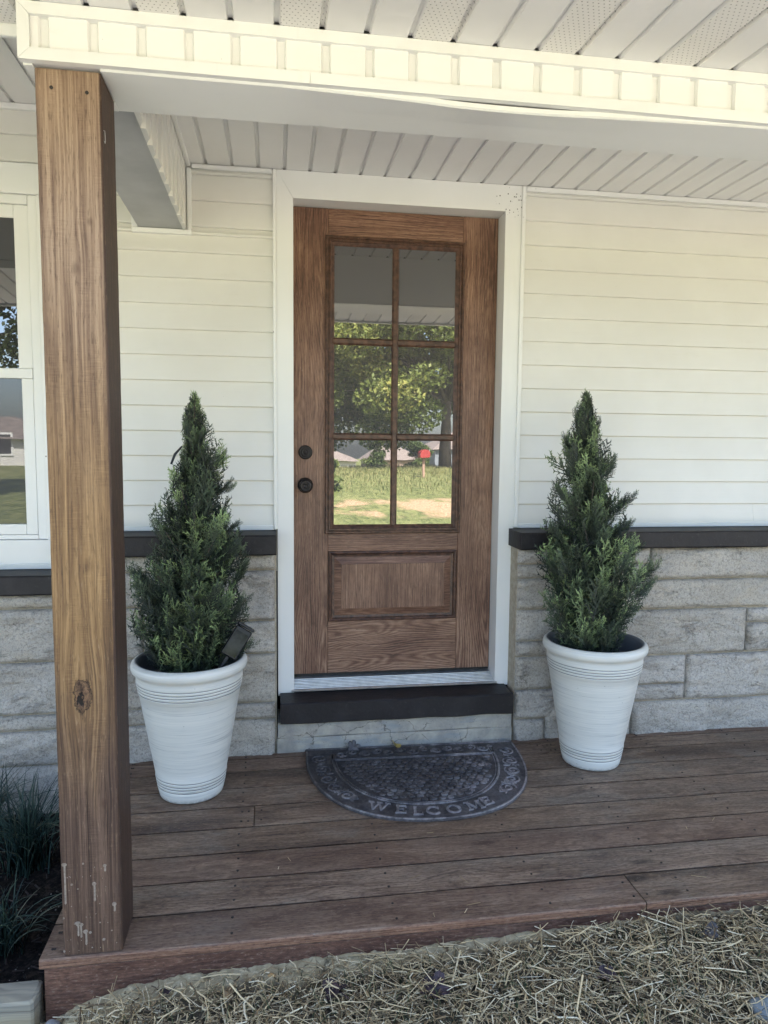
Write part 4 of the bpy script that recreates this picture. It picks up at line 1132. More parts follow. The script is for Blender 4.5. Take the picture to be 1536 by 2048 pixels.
# ------------------------------------------------------------------ doormat
def m_mat(name, hi, worn):
    m = Mat(name); v = m.co(); x, y, z = m.sep(v)
    n = m.noise(v, 70, 5, 0.7)
    base = m.mix(n.step(0.35, 0.7), (0.031, 0.028, 0.030, 1), (0.072, 0.066, 0.068, 1))
    side = (x.step(0.05, 0.36)) * 0.6 + (0.0 - y).step(0.25, 0.52) * 0.4
    w = (m.noise(v, 16, 4, 0.65) + side * 0.36).step(0.50, 0.80)
    pink = m.mix(m.noise(v, 6, 2).step(0.4, 0.6), (0.32, 0.305, 0.305, 1), (0.35, 0.31, 0.31, 1))
    col = m.mix((w * worn + hi).clamp(), base, m.mix(n.step(0.3, 0.6) * 0.5 + 0.5, (0.05, 0.05, 0.06, 1), pink))
    return m.out(col, 0.62, m.bump(m.noise(v, 220, 4, 0.7), 0.5, 0.002), spec=0.35)
MATB = m_mat('rubber_mat_base', 0.0, 0.25)
MATC = m_mat('rubber_mat_cobbles', 0.06, 0.6)
MATR = m_mat('rubber_mat_relief', 0.10, 0.75)
MATL = m_mat('rubber_mat_letters', 0.45, 0.45)
mat_o = thing('doormat', (0.489, -0.128, 0.0017), 'dark half round rubber doormat with raised WELCOME lettering', 'doormat')
mat_o.rotation_euler = (0, 0, math.radians(-1.6))
HW, HS, HB = 0.447, 0.10, 0.612     # half width, straight shoulder, full depth
def outline(s, n=64):           # half oval seen from above, s = inset
    a, b = HW - s, HB - s
    pts = [(-a, -s)]
    for i in range(n + 1):
        t = math.pi + math.pi * i / n
        ct, st = math.cos(t), math.sin(t)
        e = 0.86
        pts.append((a * math.copysign(abs(ct) ** e, ct), -HS * 0.6 + (b - HS * 0.6) * -abs(st) ** e))
    pts.append((a, -s))
    return pts
def ringm(s, z): return [(x, y, z) for x, y in outline(s)]
def mpart(name, m, mat, smooth=False): return local(m.build(name, mat, None, smooth), mat_o)
mpart('mat_base', MB().rings([ringm(0, 0), ringm(0, 0.0065), ringm(0.003, 0.0085), ringm(0.007, 0.0085), ringm(0.009, 0.007)], True), MATB)
def band(s0, s1, z, b=0.0015): return MB().rings([ringm(s0, 0.006), ringm(s0 + b, z), ringm(s1 - b, z), ringm(s1, 0.006)], False)
mpart('rim', band(0.001, 0.009, 0.0112), MATR)
mpart('inner_ring', band(0.104, 0.113, 0.0112), MATR)
mpart('inner_ring', band(0.118, 0.122, 0.0100), MATR)
# cobbles
rg = random.Random(5); cob = MB(); inn = outline(0.126)
def inside(x, y, s):
    a, b = HW - s, HB - s
    if y > -s or abs(x) > a: return False
    yy = (-y - HS * 0.6) / (b - HS * 0.6)
    if yy <= 0: return True
    return (abs(x) / a) ** (2 / 0.86) + yy ** (2 / 0.86) < 1
pitch = 0.0305; row = 0; y = -0.142
while y > -0.5:
    x = -0.34 + (row % 2) * pitch * 0.5
    while x < 0.34:
        cx, cy = x + rg.uniform(-0.0035, 0.0035), y + rg.uniform(-0.003, 0.003)
        if inside(cx, cy, 0.138):
            rx, ry = pitch * rg.uniform(0.40, 0.49), pitch * rg.uniform(0.36, 0.44); ph = rg.uniform(0, 1); h = rg.uniform(0.0105, 0.0135)
            rx *= 0.94; ry *= 0.94
            def rg_(k, z): return [(cx + rx * k * (1 + 0.10 * math.sin(i * 2.7 + ph * 9)) * math.cos(2 * math.pi * (i + ph) / 8), cy + ry * k * math.sin(2 * math.pi * (i + ph) / 8), z) for i in range(8)]
            b = len(cob.v); r1, r2, r3 = rg_(1, 0.0068), rg_(0.93, h - 0.0008), rg_(0.62, h)
            cob.rings([r1, r2, r3], False); k = len(cob.v); cob.f.append(tuple(range(k - 8, k)))
        x += pitch
    y -= pitch * 0.82; row += 1
tag(mpart('cobble_pattern', cob, MATC), kind='stuff')
# scrolls and leaves in the border
def ribbon(m, pts, w, z):
    n = len(pts); L, R_ = [], []
    for i, p in enumerate(pts):
        a, b = pts[max(i - 1, 0)], pts[min(i + 1, n - 1)]
        dx, dy = b[0] - a[0], b[1] - a[1]; d = math.hypot(dx, dy) or 1
        ww = (w[i] if isinstance(w, list) else w) * 0.5
        L.append((p[0] - dy / d * ww, p[1] + dx / d * ww)); R_.append((p[0] + dy / d * ww, p[1] - dx / d * ww))
    rings = []
    for l, r in zip(L, R_):
        rings.append([(l[0], l[1], 0.006), (l[0] * 0.85 + r[0] * 0.15, l[1] * 0.85 + r[1] * 0.15, z), (l[0] * 0.15 + r[0] * 0.85, l[1] * 0.15 + r[1] * 0.85, z), (r[0], r[1], 0.006)])
    m.rings(rings, True)
def scroll(m, cx, cy, r, a0, turns, sgn, z=0.0112):
    pts, w = [], []
    for i in range(22):
        t = i / 21; a = a0 + sgn * turns * 2 * math.pi * t; rr = r * (1 - 0.82 * t)
        pts.append((cx + rr * math.cos(a), cy + rr * math.sin(a))); w.append(0.0045 + 0.004 * math.sin(math.pi * min(1, t * 1.1)))
    ribbon(m, pts, w, z)
def leaf(m, cx, cy, ang, L, z=0.0115):
    for da, l in ((0, 1.0), (0.7, 0.75), (-0.7, 0.75)):
        a = ang + da; pts = [(cx + L * l * t * math.cos(a + 0.4 * da * t), cy + L * l * t * math.sin(a + 0.4 * da * t)) for t in (0, 0.35, 0.7, 1.0)]
        ribbon(m, pts, [0.003, 0.011 * l, 0.009 * l, 0.001], z)
def mid(t):             # point half way across the border, t = -1 .. 1 from left end to right end of the curve
    a = HW - 0.056; b = HB - 0.056; th = 1.5 * math.pi + t * math.pi / 2; e = 0.86
    ct, st = math.cos(th), math.sin(th)
    return a * math.copysign(abs(ct) ** e, ct), -HS * 0.6 + (b - HS * 0.6) * -abs(st) ** e
for k, t in enumerate([-0.97, -0.86, -0.75, -0.64, -0.53, 0.53, 0.64, 0.75, 0.86, 0.97]):
    x, y = mid(t); sg = 1 if k % 2 else -1
    scr = MB(); scroll(scr, x, y, 0.034, t * 2.0 + k, 1.55, sg); mpart('scroll', scr, MATR)
    scr = MB(); x2, y2 = mid(t - 0.055 * math.copysign(1, t)); leaf(scr, x2 + 0.012 * sg, y2, 1.57 + t * 1.5 + sg * 0.9, 0.030)
    mpart('scroll_leaf', scr, MATR); scr = MB(); leaf(scr, x2 - 0.016 * sg, y2 + 0.01, -1.57 + t + sg, 0.022); mpart('scroll_leaf', scr, MATR)
for k in range(13):
    x = -0.30 + k * 0.05; sg = 1 if k % 2 else -1
    scr = MB(); scroll(scr, x, -0.056 + 0.010 * sg, 0.024, 0.5 + k, 1.3, sg); mpart('scroll', scr, MATR); scr = MB(); leaf(scr, x + 0.025, -0.056 - 0.012 * sg, 0.3 * sg, 0.022); mpart('scroll_leaf', scr, MATR)
# raised WELCOME
SER = 0.16
def letter(ch):     # strokes in a unit box (width, list of strokes (points, weight))
    s = []
    if ch == 'W': s = [([(0.02, 1), (0.27, 0)], 0.17), ([(0.27, 0), (0.50, 0.92)], 0.09), ([(0.50, 0.92), (0.74, 0)], 0.17), ([(0.74, 0), (0.98, 1)], 0.09)]; ser = [(0.02, 1), (0.50, 0.97), (0.98, 1)]; w = 1.25
    elif ch == 'E': s = [([(0.2, 0), (0.2, 1)], 0.20), ([(0.2, 0.96), (0.9, 0.96)], 0.09), ([(0.2, 0.52), (0.72, 0.52)], 0.09), ([(0.2, 0.04), (0.95, 0.04)], 0.09), ([(0.9, 0.99), (0.9, 0.78)], 0.08), ([(0.95, 0.01), (0.95, 0.26)], 0.08), ([(0.72, 0.63), (0.72, 0.41)], 0.08)]; ser = [(0.16, 1), (0.16, 0)]; w = 0.78
    elif ch == 'L': s = [([(0.25, 0), (0.25, 1)], 0.20), ([(0.25, 0.04), (0.95, 0.04)], 0.10), ([(0.95, 0.01), (0.95, 0.28)], 0.08)]; ser = [(0.25, 1), (0.2, 0)]; w = 0.74
    elif ch in 'CO':
        a0, a1 = (0.72, 5.6) if ch == 'C' else (0, 2 * math.pi)
        pts = [(0.5 + 0.44 * math.cos(a0 + (a1 - a0) * i / 24), 0.5 + 0.48 * math.sin(a0 + (a1 - a0) * i / 24)) for i in range(25)]
        s = [(pts, [0.10 + 0.10 * abs(math.cos(a0 + (a1 - a0) * i / 24)) for i in range(25)])]; ser = []
        if ch == 'C': s.append(([(0.86, 0.98), (0.86, 0.70)], 0.08))
        w = 1.0
    elif ch == 'M': s = [([(0.10, 0), (0.16, 1)], 0.10), ([(0.16, 1), (0.5, 0.12)], 0.17), ([(0.5, 0.12), (0.84, 1)], 0.09), ([(0.84, 1), (0.90, 0)], 0.18)]; ser = [(0.08, 0), (0.92, 0), (0.12, 1), (0.88, 1)]; w = 1.15
    for p in ser: s.append(([(p[0] - SER, p[1]), (p[0] + SER, p[1])], 0.075))
    return w, s
LH = 0.050
spots = [(0.278, -0.626), (0.354, -0.659), (0.410, -0.678), (0.466, -0.683), (0.539, -0.681), (0.617, -0.666), (0.670, -0.641)]
for k, (ch, (wx, wy)) in enumerate(zip('WELCOME', spots)):
    dx, dy = wx - 0.489, wy + 0.128; c, s = math.cos(math.radians(1.6)), math.sin(math.radians(1.6))
    lx, ly = dx * c - dy * s, dx * s + dy * c
    ang = math.atan2(0.0 + lx * 1.02, 0.62); w, st = letter(ch); W = w * LH
    ly = max(ly, -HB + 0.040 + LH * 0.35 + 0.35 * (lx ** 2)); m = MB()
    for pts, wt in st:
        P = []
        for u, vv in pts:
            a, b = (u - 0.5) * W, (vv - 0.5) * LH
            P.append((lx + a * math.cos(ang) - b * math.sin(ang), ly + a * math.sin(ang) + b * math.cos(ang)))
        ribbon(m, P, [q * LH for q in wt] if isinstance(wt, list) else wt * LH, 0.0125 + 0.0002 * rg.random())
    mpart('letter_' + ch.lower(), m, MATL)

# ------------------------------------------------------------------ fallen leaves, stones, straw, grass
LEAFM = {}
for nm, c1, c2 in (('purple_brown', (0.030, 0.020, 0.024, 1), (0.085, 0.055, 0.062, 1)), ('tan', (0.20, 0.13, 0.07, 1), (0.34, 0.24, 0.13, 1)), ('grey', (0.06, 0.058, 0.065, 1), (0.13, 0.125, 0.135, 1)), ('yellow', (0.26, 0.19, 0.05, 1), (0.42, 0.33, 0.10, 1))):
    LEAFM[nm] = m_simple('dead_leaf_' + nm, c1, c2, 45, 0.6, 0.4)
def dead_leaf(loc, size, rz, tilt, kind, label, seed, lobes=5, group='fallen leaves'):
    rg = random.Random(seed); t = []
    n = 40; pts = []
    for i in range(n):
        a = 2 * math.pi * i / n
        r = 0.55 + 0.45 * abs(math.cos(a * lobes / 2.0)) ** 0.7 + 0.05 * math.sin(a * 17)
        if lobes == 1: r = 0.42 + 0.58 * abs(math.cos(a)) ** 2
        pts.append((r * math.cos(a), r * math.sin(a)))
    m = MB(); rings = []
    for k in (0.02, 0.35, 0.7, 1.0):
        rings.append([(p[0] * k * size, p[1] * k * size, size * (0.42 * (k ** 2) * (0.45 + 0.6 * math.sin(2 * math.atan2(p[1], p[0]) + seed)) + 0.10 * nz(p[0] * k * 3 + seed, p[1] * k * 3))) for p in pts])
    top = [p for r in rings for p in r]
    m.rings(rings, False)
    m.rings([[(x, y, z - 0.0007) for x, y, z in r] for r in rings], False)
    m.tube([(0, 0, 0), (-size * 0.7, size * 0.05, size * 0.10), (-size * 1.5, size * 0.16, size * 0.05)], size * 0.025 + 0.0004, 5)
    o = m.build('fallen_leaf', LEAFM[kind], None)
    o.location = loc; o.rotation_euler = (tilt[0], tilt[1], rz); tag(o, label, 'leaf', group)
def gz(x, y): return ground_z(x, y)
dead_leaf((0.243, -0.136, 0.020), 0.030, 0.3, (0.9, 0.1), 'grey', 'curled grey leaf against the step at the mat edge', 3)
dead_leaf((0.424, -0.138, 0.020), 0.024, 1.3, (0.5, 0.2), 'yellow', 'small yellow brown leaf against the step above the mat', 4, 3)
for (x, y, s, k, lb, lo) in [(-0.195, -1.345, 0.026, 'tan', 'oval tan leaf on the straw nearest the post', 1), (0.060, -1.375, 0.034, 'purple_brown', 'split purple brown leaf on the straw below the doormat', 3), (0.303, -1.412, 0.040, 'purple_brown', 'large dark folded leaf at the bottom middle of the straw', 5),
                             (1.085, -1.345, 0.030, 'grey', 'grey curled leaf on the straw at the right', 3), (0.742, -1.448, 0.030, 'purple_brown', 'dark brown leaf on the straw at lower right', 5), (-0.345, -1.310, 0.020, 'purple_brown', 'narrow red brown leaf on the bare clay', 1)]:
    dead_leaf((x, y, gz(x, y) + 0.022), s, rnd.uniform(0, 6), (rnd.uniform(-0.4, 0.4), rnd.uniform(-0.4, 0.4)), k, lb, int(x * 100) % 17 + 2, lo)

ROCK = m_simple('grey_rock', (0.25, 0.25, 0.24, 1), (0.42, 0.41, 0.39, 1), 30, 0.85, 0.5, 0, 0.2, 0.006)
def rock(loc, r, label, seed, mat=ROCK, sc=(1, 1, 0.7)):
    m = MB(); rings = []
    for j in range(1, 9):
        ph = math.pi * j / 9
        rings.append([tuple(Vector((math.sin(ph) * math.cos(a) * sc[0], math.sin(ph) * math.sin(a) * sc[1], math.cos(ph) * sc[2])) * r * (1 + 0.28 * nz(math.sin(ph) * math.cos(a) * 1.6 + seed, math.sin(ph) * math.sin(a) * 1.6, math.cos(ph) * 1.6))) for a in [2 * math.pi * i / 14 for i in range(14)]])
    m.rings(rings, True); o = m.build('rock', mat, None, True); o.location = loc
    return tag(o, label, 'rock', 'loose rocks in the yard')
BLUEROCK = m_simple('blue_grey_rock', (0.20, 0.235, 0.25, 1), (0.30, 0.34, 0.36, 1), 12, 0.8, 0.4)
rock((1.085, -1.595, gz(1.085, -1.595) + 0.012), 0.045, 'blue grey rock in the straw at the bottom right corner', 3, BLUEROCK, (1.2, 0.9, 0.6))
rock((-0.628, -1.285, gz(-0.628, -1.285) + 0.016), 0.020, 'small pale pebble at the foot of the deck corner', 9)
rock((-0.095, -1.292, gz(-0.095, -1.292) + 0.004), 0.011, 'small orange clay lump in the bare soil', 5, m_simple('orange_clay', (0.42, 0.25, 0.10, 1), (0.55, 0.38, 0.18, 1), 60, 0.9, 0.4))
def m_timber():
    m = Mat('weathered_edging_timber'); x, y, z = m.sep(m.co())
    w = m.noise(m.vec(x * 3.0, y * 5.0, z * 9.0), 1.0, 3)
    g = m.noise(m.vec(x * 2.0, 0.0, (z + y * 0.4) * 120.0 + w * 9.0), 1.0, 3, 0.6)
    c = m.ramp(g, [(0.3, (0.15, 0.135, 0.105, 1)), (0.5, (0.30, 0.275, 0.215, 1)), (0.7, (0.40, 0.36, 0.265, 1))])
    c = m.mix((1.0 - z.step(-0.14, -0.09)) * 0.5, c, (0.46, 0.36, 0.20, 1))
    return m.out(c, 0.85, m.bump(g, 0.4, 0.003), spec=0.2)
ed = MB().cbox(-2.6, -0.6700, -1.285, -1.205, -0.25, -0.078, c=0.006).build('edging_timber', m_timber(), None)
tag(ed, 'pale weathered timber edging the planting bed left of the deck', 'edging')

def ribbons(name, P, W, mat, kind_label, attrs_fn=None):
    # P: (n, k, 3) centre lines, W: (n, k) widths, flat ribbons that face up
    n, k, _ = P.shape
    D = np.gradient(P, axis=1); up = np.array([0, 0, 1.0])
    S = np.cross(D, up); S /= np.maximum(np.linalg.norm(S, axis=2, keepdims=True), 1e-6)
    L = P + S * W[..., None] * 0.5; R = P - S * W[..., None] * 0.5; T = P + np.array([0, 0, 0.45]) * W[..., None]
    V = np.stack([L, T, R], axis=2).reshape(-1, 3)
    base = (np.arange(n)[:, None] * k + np.arange(k - 1)[None, :]).reshape(-1) * 3
    F = np.concatenate([np.stack([base, base + 1, base + 4, base + 3], 1), np.stack([base + 1, base + 2, base + 5, base + 4], 1), np.stack([base, base + 3, base + 5, base + 2], 1)])
    rv = np.repeat(np.random.RandomState(n).rand(n), k * 3)
    return V, F, rv
def m_straw(name, stops, rough=0.55):
    m = Mat(name); t = m.attr('shade', 2)
    return m.out(m.ramp(t, stops), rough, spec=0.3)
STRAWM = m_straw('dry_straw', [(0.0, (0.09, 0.065, 0.04, 1)), (0.25, (0.26, 0.185, 0.10, 1)), (0.5, (0.52, 0.395, 0.215, 1)), (0.8, (0.74, 0.595, 0.36, 1)), (1.0, (0.84, 0.75, 0.54, 1))])
rs = np.random.RandomState(4)
n = 13500
cx = rs.uniform(-0.66, 1.75, n); cy = -1.262 - rs.rand(n) ** 0.9 * 0.62
thin = rs.rand(n) < np.clip((-(cy + 1.262) - 0.012 + (cx - 0.25) * 0.05 + 0.03 * np.sin(cx * 9)) / 0.05, 0.10, 1)
cx, cy = cx[thin], cy[thin]; n = len(cx)
ln = (0.012 + 0.10 * rs.rand(n) ** 1.5) * (1 + (rs.rand(n) < 0.10) * 0.9); an = rs.uniform(0, np.pi * 2, n); sl = rs.normal(0, 0.16, n)
bd = rs.normal(0, 0.26, n)
P = np.zeros((n, 3, 3))
for k, t in enumerate((-0.5, 0.0, 0.5)):
    P[:, k, 0] = cx + np.cos(an) * ln * t - np.sin(an) * bd * ln * (abs(t) * 2 - 1) * 0.5
    P[:, k, 1] = cy + np.sin(an) * ln * t + np.cos(an) * bd * ln * (abs(t) * 2 - 1) * 0.5
P[:, :, 1] = np.minimum(P[:, :, 1], -1.2475 - rs.rand(n)[:, None] * 0.01)
zz = np.array([gz(float(a), float(min(b, -1.25))) for a, b in zip(cx, cy)])
lift = rs.rand(n) ** 1.8 * 0.026 + 0.006
for k, t in enumerate((-0.5, 0.0, 0.5)): P[:, k, 2] = zz + lift + sl * ln * t + 0.004
W = np.repeat((0.0011 + 0.0040 * rs.rand(n) ** 2.4)[:, None], 3, 1)
nc = 7000
kx = rs.uniform(-0.62, 1.75, nc); ky = -1.275 - rs.rand(nc) * 0.6; ka = rs.uniform(0, 6.28, nc); kl = 0.006 + 0.022 * rs.rand(nc) ** 2
Pc = np.zeros((nc, 3, 3)); kz = np.array([gz(float(a), float(b)) for a, b in zip(kx, ky)]) + 0.007 + 0.012 * rs.rand(nc)
for k, t in enumerate((-0.5, 0.0, 0.5)):
    Pc[:, k, 0] = kx + np.cos(ka) * kl * t; Pc[:, k, 1] = ky + np.sin(ka) * kl * t; Pc[:, k, 2] = kz + rs.normal(0, 0.002, nc)
P = np.concatenate([P, Pc]); W = np.concatenate([W, np.repeat((0.0015 + 0.004 * rs.rand(nc) ** 2)[:, None], 3, 1)])
ns = 22
kx = rs.uniform(-0.3, 1.7, ns); ky = -1.235 + rs.rand(ns) ** 2 * 0.5; ka = rs.uniform(0, 6.28, ns); kl = rs.uniform(0.012, 0.05, ns)
Ps = np.zeros((ns, 3, 3))
for k, t in enumerate((-0.5, 0.0, 0.5)):
    Ps[:, k, 0] = kx + np.cos(ka) * kl * t; Ps[:, k, 1] = ky + np.sin(ka) * kl * t; Ps[:, k, 2] = 0.0030
P = np.concatenate([P, Ps]); W = np.concatenate([W, np.full((ns, 3), 0.0018)])
V, F, rv = ribbons('straw', P, W, None, None)
st = np_mesh('straw', V, F, STRAWM, attrs={'shade': rv}); tag(st, 'dry straw strewn over the soil in front of the deck', 'straw', kind='stuff')
def blades(n, cxf, cyf, zf, hmin, hmax, w, seed, spread, k=6):
    rs = np.random.RandomState(seed)
    cx, cy = cxf(rs, n), cyf(rs, n); an = rs.uniform(0, 2 * np.pi, n); L = rs.uniform(hmin, hmax, n); out = rs.uniform(0.25, 1.0, n) * spread
    P = np.zeros((n, k, 3)); W = np.zeros((n, k))
    zb = np.array([zf(float(a), float(b)) for a, b in zip(cx, cy)])
    for i in range(k):
        t = i / (k - 1); a = out * 1.5 * t
        P[:, i, 0] = cx + np.cos(an) * L * out * (t ** 1.7) * 0.85; P[:, i, 1] = cy + np.sin(an) * L * out * (t ** 1.7) * 0.85
        P[:, i, 2] = zb + L * (t - 0.55 * out * t ** 2.4)
        W[:, i] = w * (1 - t ** 2.2) * rs.uniform(0.8, 1.2, n) + 0.0003
    return P, W
GRASSM = m_straw('thin_lawn_grass', [(0.0, (0.022, 0.036, 0.016, 1)), (0.5, (0.050, 0.075, 0.030, 1)), (1.0, (0.10, 0.12, 0.05, 1))])
P, W = blades(2800, lambda r, n: r.uniform(-0.45, 1.75, n), lambda r, n: -1.30 - r.rand(n) ** 0.8 * 0.55, lambda a, b: gz(a, b), 0.02, 0.075, 0.0022, 8, 0.9, 4)
V, F, rv = ribbons('grass', P, W, None, None)
gr = np_mesh('grass', V, F, GRASSM, attrs={'shade': rv}); tag(gr, 'thin green grass growing up through the straw', 'grass', kind='stuff')
LIRM = m_straw('lilyturf_leaves', [(0.0, (0.012, 0.026, 0.022, 1)), (0.5, (0.028, 0.056, 0.044, 1)), (0.9, (0.055, 0.090, 0.062, 1)), (1.0, (0.16, 0.15, 0.10, 1))], 0.4)
for (bx_, by_, nb, hh, seed, lb) in [(-0.93, -0.50, 170, 0.42, 31, 'arching dark grass clump beside the wall left of the post'), (-1.22, -0.78, 150, 0.40, 32, 'arching dark grass clump at the left edge of the planting bed'), (-0.86, -0.92, 80, 0.28, 33, 'small loose grass clump in the bed beside the deck corner'), (-1.12, -1.10, 70, 0.30, 34, 'grass tuft just behind the pale edging timber'), (-1.15, -0.30, 130, 0.40, 35, 'dark grass clump growing against the stone wall under the window')]:
    t = thing('grass_clump', (bx_, by_, -0.19), lb, 'grass clump', 'grass clumps in the planting bed')
    P, W = blades(nb, lambda r, n: bx_ + r.normal(0, 0.030, n), lambda r, n: by_ + r.normal(0, 0.030, n), lambda a, b: -0.195, hh * 0.55, hh, 0.0058, seed, 0.95, 8)
    P[:, :, 0] = np.minimum(P[:, :, 0], -0.672); P[:, :, 1] = np.minimum(P[:, :, 1], -0.125)
    V, F, rv = ribbons('leaves', P, W, None, None)
    np_mesh('leaves', V, F, LIRM, t, attrs={'shade': rv})
ch = np.random.RandomState(12); n = 520
cx = ch.uniform(-1.6, -0.68, n); cy = ch.uniform(-1.2, -0.15, n); an = ch.uniform(0, 6.28, n); ln = ch.uniform(0.008, 0.035, n)
P = np.zeros((n, 2, 3))
for k, t in enumerate((-0.5, 0.5)):
    P[:, k, 0] = cx + np.cos(an) * ln * t; P[:, k, 1] = cy + np.sin(an) * ln * t; P[:, k, 2] = -0.182 + ch.rand(n) * 0.01
P[:, :, 0] = np.minimum(P[:, :, 0], -0.672)
V, F, rv = ribbons('chips', P, np.full((n, 2), 0.006), None, None)
mc = np_mesh('mulch_chips', V, F, m_straw('mulch_chip', [(0.0, (0.015, 0.012, 0.012, 1)), (0.7, (0.06, 0.045, 0.04, 1)), (0.92, (0.10, 0.08, 0.07, 1)), (1.0, (0.45, 0.42, 0.38, 1))]), attrs={'shade': rv ** 1.5})
tag(mc, 'dark shredded mulch covering the planting bed', 'mulch', kind='stuff')

# ------------------------------------------------------------------ across the yard (what the panes reflect)
def m_leaves(name, stops):
    m = Mat(name); t = m.attr('shade', 2)
    col = m.ramp(t, stops)
    m.out(col, 0.5, spec=0.25)
    tr = m.nt.nodes.new('ShaderNodeBsdfTranslucent'); m.put(tr.inputs[0], col)
    mx = m.nt.nodes.new('ShaderNodeMixShader'); mx.inputs[0].default_value = 0.3
    m.nt.links.new(m.p.outputs[0], mx.inputs[1]); m.nt.links.new(tr.outputs[0], mx.inputs[2]); m.nt.links.new(mx.outputs[0], m.o.inputs[0])
    return m.mat
MAPLE = m_leaves('maple_leaves', [(0.0, (0.07, 0.10, 0.022, 1)), (0.45, (0.15, 0.19, 0.05, 1)), (0.8, (0.27, 0.28, 0.075, 1)), (1.0, (0.46, 0.39, 0.10, 1))])
BUSH = m_leaves('shrub_leaves', [(0.0, (0.035, 0.06, 0.018, 1)), (0.6, (0.09, 0.13, 0.035, 1)), (1.0, (0.20, 0.23, 0.07, 1))])
DARKLV = m_leaves('shade_tree_leaves', [(0.0, (0.020, 0.032, 0.012, 1)), (1.0, (0.06, 0.08, 0.03, 1))])
def leaf_cloud(clumps, n, size, seed, droop=0.0):
    rs = np.random.RandomState(seed); C = np.array(clumps)           # (x, y, z, rx, ry, rz)
    w = C[:, 3] * C[:, 4] * C[:, 5]; idx = rs.choice(len(C), n, p=w / w.sum())
    d = rs.normal(size=(n, 3)); d /= np.linalg.norm(d, axis=1, keepdims=True)
    rad = rs.rand(n) ** 0.45
    pos = C[idx, :3] + d * C[idx, 3:] * rad[:, None]
    a = rs.normal(size=(n, 3)); a /= np.linalg.norm(a, axis=1, keepdims=True)
    b = np.cross(a, rs.normal(size=(n, 3))); b /= np.maximum(np.linalg.norm(b, axis=1, keepdims=True), 1e-6)
    sz = rs.uniform(0.6, 1.25, n)[:, None] * size
    V = np.stack([pos - a * sz * 0.5, pos + b * sz * 0.32, pos + a * sz * 0.5, pos - b * sz * 0.32], 1).reshape(-1, 3)
    F = np.arange(n * 4).reshape(-1, 4)
    tone = rs.rand(len(C))
    shade = np.repeat(np.clip(tone[idx] * 0.55 + rs.rand(n) * 0.45, 0, 1), 4)
    return V, F, shade
def yard_tree(name, base, trunk_r, top, clumps, n, size, seed, mat, label, group='trees across the yard'):
    t = thing(name, base, label, 'tree', group); rg = random.Random(seed)
    m = MB(); bx_, by_, bz = base
    pts = [(bx_ + 0.15 * nz(k, seed), by_ + 0.15 * nz(k, seed, 3), bz - 0.1 + (top - bz) * k / 6.0) for k in range(7)]
    m.tube(pts, [trunk_r * (1.25 if k == 0 else 1 - 0.12 * k) for k in range(7)], 10)
    for c in clumps:
        s = Vector(pts[min(6, max(2, int(6 * (c[2] - bz) / (top - bz) * 0.62)))]); e = Vector(c[:3]); mid_ = s.lerp(e, 0.5) + Vector((0, 0, 0.35))
        m.tube([s, mid_, e], [trunk_r * 0.42, trunk_r * 0.26, trunk_r * 0.08], 6)
    m.build('trunk', BARK, t, True)
    V, F, sh = leaf_cloud(clumps, n, size, seed)
    np_mesh('crown', V, F, mat, t, attrs={'shade': sh})
    return t
def clumps_in(c, r, n, rc, seed):
    rg = random.Random(seed); out = []
    while len(out) < n:
        d = Vector((rg.uniform(-1, 1), rg.uniform(-1, 1), rg.uniform(-1, 1)))
        if 0.25 < d.length < 1:
            q = rg.uniform(0.7, 1.3) * rc
            out.append((c[0] + d.x * r[0], c[1] + d.y * r[1], c[2] + d.z * r[2], q * 1.15, q * 1.15, q * 0.72))
    return out
yard_tree('maple_tree', (8.75, -33, 0.22), 0.30, 11, clumps_in((6.4, -33, 7.6), (6.0, 4.4, 5.8), 58, 1.30, 3), 80000, 0.21, 41, MAPLE, 'large maple with yellowing leaves across the yard, mirrored in the door panes')
yard_tree('shade_tree', (2.4, -41, -0.3), 0.28, 9, clumps_in((1.6, -41, 5.6), (4.6, 3.8, 4.8), 34, 1.4, 6), 24000, 0.30, 42, MAPLE, 'smaller leafy tree at the left of the maple, mirrored in the door panes')
yard_tree('shade_tree', (-8.6, -15.5, -0.1), 0.26, 8, clumps_in((-6.7, -14.8, 5.0), (2.6, 2.4, 2.2), 30, 0.66, 9), 9500, 0.17, 43, DARKLV, 'tree near the drive whose branches show in the window glass')
def shrub(loc, r, n, seed, label, mat=BUSH):
    t = thing('shrub', loc, label, 'shrub', 'shrubs beside the far houses')
    cl = clumps_in((loc[0], loc[1], loc[2] + r[2]), (r[0] * 0.75, r[1] * 0.75, r[2] * 0.85), 14, min(r) * 0.42, seed)
    V, F, sh = leaf_cloud(cl, n, 0.17, seed); np_mesh('foliage', V, F, mat, t, attrs={'shade': sh})
    m = MB()
    for c in cl[:6]: m.tube([(loc[0], loc[1], loc[2] - 0.1), (loc[0] * 0.5 + c[0] * 0.5, loc[1], loc[2] + r[2] * 0.6), c[:3]], [0.05, 0.035, 0.015], 5)
    m.build('stems', BARK, t, True)
shrub((7.2, -49, -1.5), (1.3, 1.2, 1.6), 4200, 51, 'round leafy shrub between the two nearer far houses')
shrub((10.3, -47, -1.2), (1.2, 1.1, 1.7), 4200, 52, 'tall leafy shrub left of the red mailbox as mirrored')
shrub((11.9, -40, -0.1), (1.1, 1.0, 0.8), 2600, 53, 'low yellow green shrub at the foot of the maple')
shrub((1.18, -12.5, -0.12), (0.22, 0.22, 0.62), 420, 54, 'slim sapling in the lawn nearest the house')
HROOF = m_simple('far_roof_shingles', (0.17, 0.14, 0.125, 1), (0.24, 0.20, 0.18, 1), 3, 0.9, 0.2)
